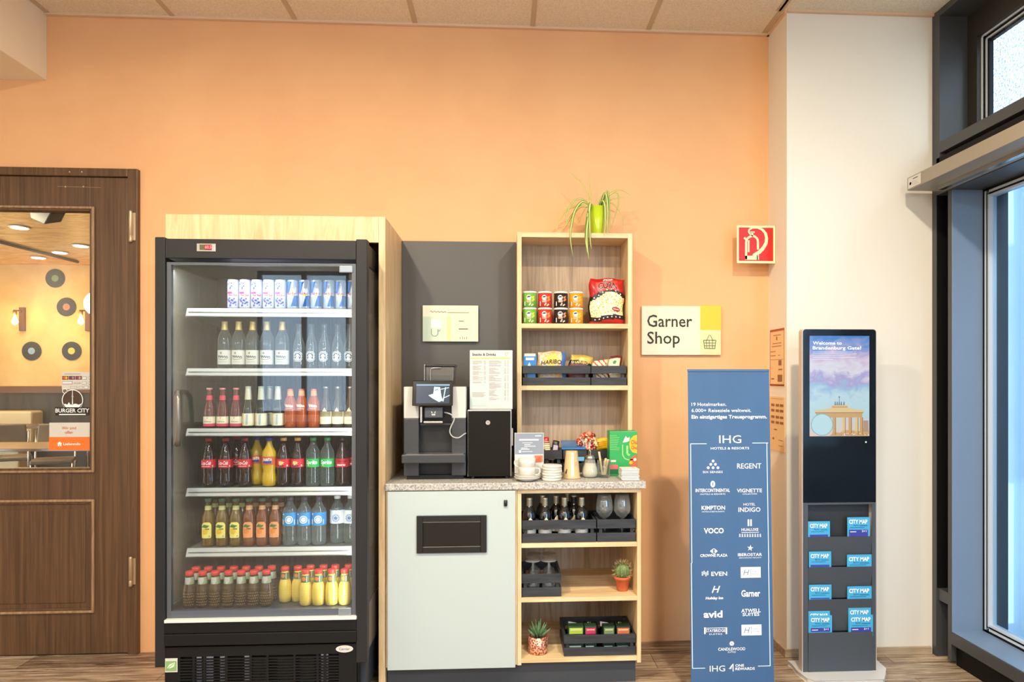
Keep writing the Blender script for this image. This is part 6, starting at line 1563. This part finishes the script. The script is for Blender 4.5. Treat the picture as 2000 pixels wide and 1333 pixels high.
# ================================================================== BROCHURE KIOSK WITH SCREEN
YK2 = -.50
k0, k1 = X(1567, YK2), X(1712, YK2); kz1 = Z(1640, 643, YK2); kzm = Z(1640, 982, YK2); kzb = Z(1640, 1321, YK2)
t = thing('info_kiosk', 'slim free-standing kiosk with lit screen above a brochure rack', 'kiosk', ((k0 + k1) / 2, YK2 + .02, 0))
SIDEM = mat('kiosk_silver_side', (206, 196, 188), .35, .3)
def rr_poly(x0, x1, z0_, z1_, r, top=True, bot=False):
    pts = []
    for cx_, cz_, a0 in ((x1 - r, z0_ + r, -90), (x1 - r, z1_ - r, 0), (x0 + r, z1_ - r, 90), (x0 + r, z0_ + r, 180)):
        if (cz_ > (z0_ + z1_) / 2 and top) or (cz_ < (z0_ + z1_) / 2 and bot):
            pts += [(cx_ + r * math.cos(math.radians(a0 + 15 * i)), cz_ + r * math.sin(math.radians(a0 + 15 * i))) for i in range(7)]
        else: pts.append((x1 if cx_ > (x0 + x1) / 2 else x0, z0_ if cz_ < (z0_ + z1_) / 2 else z1_))
    return pts
b = B(); b.prism(rr_poly(k0 - .0005, k1 + .0005, kzm, kz1 + .0005, .016), YK2 + .002, YK2 + .040, SIDEM)
b.box(k0 - .0005, k0 + .003, YK2, YK2 + .04, kzb, kzm, SIDEM); b.box(k1 - .003, k1 + .0005, YK2, YK2 + .04, kzb, kzm, SIDEM); b.box(k0 + .003, k1 - .003, YK2 + .036, YK2 + .04, kzb, kzm, SIDEM); b.build('shell', t)
KG = mat('kiosk_black_glass', (7, 8, 9), .06, spec=.35)
b = B(); b.prism(rr_poly(k0 + .0035, k1 - .0035, kzm, kz1 - .002, .014), YK2 - .001, YK2 + .0015, KG); b.build('front_glass', t)
s0, s1, szt, szb = X(1581, YK2), X(1697.5, YK2), Z(1640, 656.5, YK2), Z(1640, 852.5, YK2)
def skymat():
    m, nt, bs = _new('screen_sky_picture')
    tc = nt.nodes.new('ShaderNodeTexCoord'); sp_ = nt.nodes.new('ShaderNodeSeparateXYZ'); nt.links.new(tc.outputs['Generated'], sp_.inputs[0])
    n = nt.nodes.new('ShaderNodeTexNoise'); n.inputs['Scale'].default_value = 4; n.inputs['Detail'].default_value = 5; n.inputs['Distortion'].default_value = .8
    mp = nt.nodes.new('ShaderNodeMapping'); mp.inputs['Scale'].default_value = (1, 1, 2.6); nt.links.new(tc.outputs['Generated'], mp.inputs[0]); nt.links.new(mp.outputs[0], n.inputs['Vector'])
    md = nt.nodes.new('ShaderNodeMath'); md.operation = 'MULTIPLY_ADD'; md.inputs[1].default_value = .42; nt.links.new(n.outputs['Fac'], md.inputs[0]); 
    md2 = nt.nodes.new('ShaderNodeMath'); md2.operation = 'ADD'; md2.inputs[1].default_value = -.21; nt.links.new(sp_.outputs['Z'], md2.inputs[0]); nt.links.new(md2.outputs[0], md.inputs[2])
    cr = nt.nodes.new('ShaderNodeValToRGB'); e = cr.color_ramp.elements
    e[0].position, e[0].color = 0, lin((250, 216, 190)); e[1].position, e[1].color = 1, lin((70, 140, 220))
    for p, c in ((.2, (196, 232, 240)), (.38, (206, 236, 244)), (.48, (170, 206, 236)), (.56, (190, 176, 226)), (.66, (240, 240, 250)), (.78, (232, 206, 234)), (.88, (150, 170, 226))): q = e.new(p); q.color = lin(c)
    nt.links.new(md.outputs[0], cr.inputs[0]); nt.links.new(cr.outputs[0], bs.inputs['Emission Color']); bs.inputs['Emission Strength'].default_value = .72
    bs.inputs['Base Color'].default_value = (.02, .02, .02, 1); bs.inputs['Roughness'].default_value = .1
    return m
b = B(); b.box(s0, s1, YK2 - .002, YK2 - .0008, szb, szt, skymat()); sc_o = b.build('screen', t)
def em(n, c, s=.72): return mat(n, (8, 8, 8), .3, emit=c, es=s)
b = B(); EW = em('px_white', (255, 255, 255), 1.1); yk = YK2 - .0015
def KT(s, px, py, h, w=None, bold=0): b.text(flat(px, py, yk, .0018), s, 0, 0, h, EW, 'l', w, bold)
KT('Welcome to', 1587, 673.5, 6.4, 57, .03); KT('Brandenburg Gate!', 1587, 683, 6.4, 95, .03)
for k, w in enumerate((78, 86, 62, 84, 40)): R(b, 1587, 687.5 + 3.6 * k, 1587 + w, 688.5 + 3.6 * k, yk, em('px_faint', (226, 234, 250), .9), .0012)
b.build('screen_text', sc_o)
b = B(); GT = em('px_sand', (228, 178, 112)); GT2 = em('px_sand_light', (246, 214, 150)); GT3 = em('px_sand_dark', (176, 120, 76))
f = flat(1640, 852, yk, .0012); f2 = flat(1640, 852, yk, .0018)
b.dpoly(f, [(-49, 50), (-30, 52), (-17, 55), (-16, 60), (16, 60), (17, 55), (30, 52), (47, 50), (47, 44), (-49, 44)], GT2); b.dpoly(f, [(-46, 44), (44, 44), (44, 36), (-46, 36)], GT)
b.dpoly(f2, [(-15, 58), (15, 58), (15, 55), (-15, 55)], GT); b.dpoly(f2, [(-48, 46), (46, 46), (46, 44.5), (-48, 44.5)], GT3)
for i, u in enumerate((-43, -33, -14, 5, 17, 30, 39)): b.dpoly(f, [(u, 2), (u + 6, 2), (u + 6, 37), (u, 37)], (GT, GT2)[i % 2]); b.dpoly(f2, [(u + 5, 2), (u + 6.4, 2), (u + 6.4, 36), (u + 5, 36)], GT3)
b.dpoly(f, [(-20, 0), (57, 0), (57, 10), (46, 16), (42, 9), (10, 12), (0, 6), (-12, 8)], GT); b.dpoly(f2, [(46, 30), (56, 30), (56, 8), (46, 8)], em('px_tower', (200, 160, 130)))
QD = em('px_grey', (110, 130, 140), .8)
for u in (-9, -5, -1, 3, 8): b.dpoly(f, [(u - 1.5, 60), (u + 1.5, 60), (u + 1, 66), (u - .5, 68 + (2 if u == -1 else 0)), (u - 1, 64)], QD)
b.dline(f, [(-1, 66), (-1, 76)], 1, QD); b.ddisc(f, -1, 76, 1.6, QD, 8)
rr = random.Random(8)
for k in range(26): b.ddisc(f2, rr.uniform(2, 56), rr.uniform(1, 5), .8, (GT3, EW)[k % 2], 6)
b.build('gate_picture', sc_o)
b = B(); b.ddisc(flat(1605, 830, yk, .0024), 0, 0, 21.5, em('px_ring', (120, 190, 210)), 36); b.ddisc(flat(1605, 830, yk, .003), 0, 0, 20.3, em('px_disc', (206, 242, 246)), 36)
b.build('round_badge', sc_o)
b = B(); b.ddisc(flat(1691, 864, yk, .0012), 0, 0, 1.6, em('px_led', (200, 255, 190), 1.5), 10); b.build('status_light', t)
# brochure rack
RK = mat('rack_grey', (70, 76, 84), .5); RKD = mat('rack_dark', (40, 43, 48), .55)
r0, r1 = X(1578, YK2), X(1703, YK2)
b = B(); ylip = YK2 - .001
b.box(k0 + .0035, r0, ylip, YK2 + .0015, kzb, kzm - .001, RK); b.box(r1, k1 - .0035, ylip, YK2 + .0015, kzb, kzm - .001, RK); b.box(r0, r1, ylip, YK2 + .0015, Z(1640, 986, YK2), kzm - .001, RK)
b.build('rack_frame', t)
lips = [1048.5, 1107.5, 1170.5, 1235]
tops = [986, 1048.5, 1107.5, 1170.5]
pk = []
for i, py in enumerate(lips):
    zt_ = Z(1640, py, YK2); zb_ = Z(1640, lips[i + 1], YK2) if i < 3 else kzb
    b = B(); yf = YK2 - .006 - .0005 * i
    b.hexa([(r0, yf + (.024 if i < 3 else .005), zb_), (r1, yf + (.024 if i < 3 else .005), zb_), (r1, yf + (.027 if i < 3 else .008), zb_), (r0, yf + (.027 if i < 3 else .008), zb_)], [(r0, yf, zt_), (r1, yf, zt_), (r1, yf + .003, zt_), (r0, yf + .003, zt_)], RK)
    b.build('brochure_pocket', t); pk.append((zt_, yf))
b = B(); b.box(r0, r1, YK2 + .03, YK2 + .034, kzb, kzm - .01, RKD); b.build('rack_back', t)
# foot plate with curved wing
zf = .022
b = B(); F0, F1 = X(1546, YK2 + .1), X(1730, YK2)
b.prism([(F0, YK2 + .14), (F0 + .004, YK2 + .10), (k0 - .015, YK2 + .02), (k0 - .004, YK2 - .07), (k0 + .02, YK2 - .10), (k1 - .02, YK2 - .10), (k1 + .006, YK2 - .06), (F1 + .01, YK2 + .02), (F1 + .02, YK2 + .14)], 0, zf, mat('kiosk_foot_white', (208, 208, 206), .35), 'z'); b.build('foot_plate', t, bevel=.003)
b = B(); b.box(k0 + .003, k1 - .003, YK2 + .003, YK2 + .035, zf - .001, kzb, mat('kiosk_foot_white', (0, 0, 0))); b.build('neck', t)

MB = mat('map_blue', (70, 172, 222), .4); MV = mat('map_violet', (62, 62, 160), .4); MT = mat('map_teal', (20, 90, 120), .4)
def citymap(px0, px1, py0, py1, row, lab, dy=0, bot=True, lean=0):
    zt_, yf = pk[row]
    y = yf + .004 + dy
    t = thing('city_map', lab, 'leaflet', P((px0 + px1) / 2, py1, y), 'city map leaflets')
    cpx = (px0 + px1) / 2; zb_ = Z(cpx, py1, y) - .022
    b = B(); b.box(X(px0, y), X(px1, y), y, y + .0022, zb_, Z(cpx, py0, y), MB); b.v = [(p[0] + (p[2] - zb_) * lean, p[1], p[2]) for p in b.v]
    b.build('leaflet_stack', t)
    b = B(); w = px1 - px0; f = flat(px0 + 3, py0, y, .0016)
    b.text(f, 'CITY MAP', 0, -12.5, 7.6, WPRINT, 'l', w - 8, .05); b.text(f, 'Berlin', 9, -17.2, 3, MT, 'l', 10); b.drect(f, 21, -17.2, w - 8, -16.2, MT)
    b.drect(f, 2, -20.6, w - 14, -19.9, MT)
    if bot: b.drect(f, 0, -(py1 - py0) + .0, w - 7, -24.5 if py1 - py0 > 30 else -26, MV) if py1 - py0 > 27 else None
    if py1 - py0 > 30: b.drect(flat(px0 + 3, py0, y, .0022), 2, -29, 14, -27.6, WPRINT); b.text(flat(px0 + 3, py0, y, .0022), '2+1', 25, -29, 3.6, WPRINT, 'l', 9, .03)
    b.build('cover_print', t)
for (x0, x1, y0, y1, r, w) in ((1578.5, 1621, 1019, 1049, 0, 'left pocket of the top row'), (1655, 1699, 1011, 1049, 0, 'right pocket of the top row, standing taller'), (1580, 1623.5, 1078, 1108, 1, 'left pocket of the second row'), (1654.5, 1702.5, 1084, 1108, 1, 'right pocket of the second row'),
                            (1580, 1624, 1143, 1171, 2, 'left pocket of the third row'), (1655, 1702.5, 1146, 1171, 2, 'right pocket of the third row'), (1580.5, 1625, 1203, 1235, 3, 'left pocket of the bottom row, front copy'), (1659, 1705, 1202, 1235, 3, 'right pocket of the bottom row, front copy')):
    citymap(x0, x1, y0, y1, r, 'light blue city map leaflet, ' + w)
for (x0, x1, y0, y1, w) in ((1579, 1621, 1194.5, 1230, 'left pocket of the bottom row, raised copy behind'), (1657, 1701, 1188, 1230, 'right pocket of the bottom row, raised copy behind')):
    citymap(x0, x1, y0, y1, 3, 'light blue city map leaflet, ' + w, dy=.003, bot=False)

for o in bpy.data.objects:
    if '_o' in o: del o['_o']
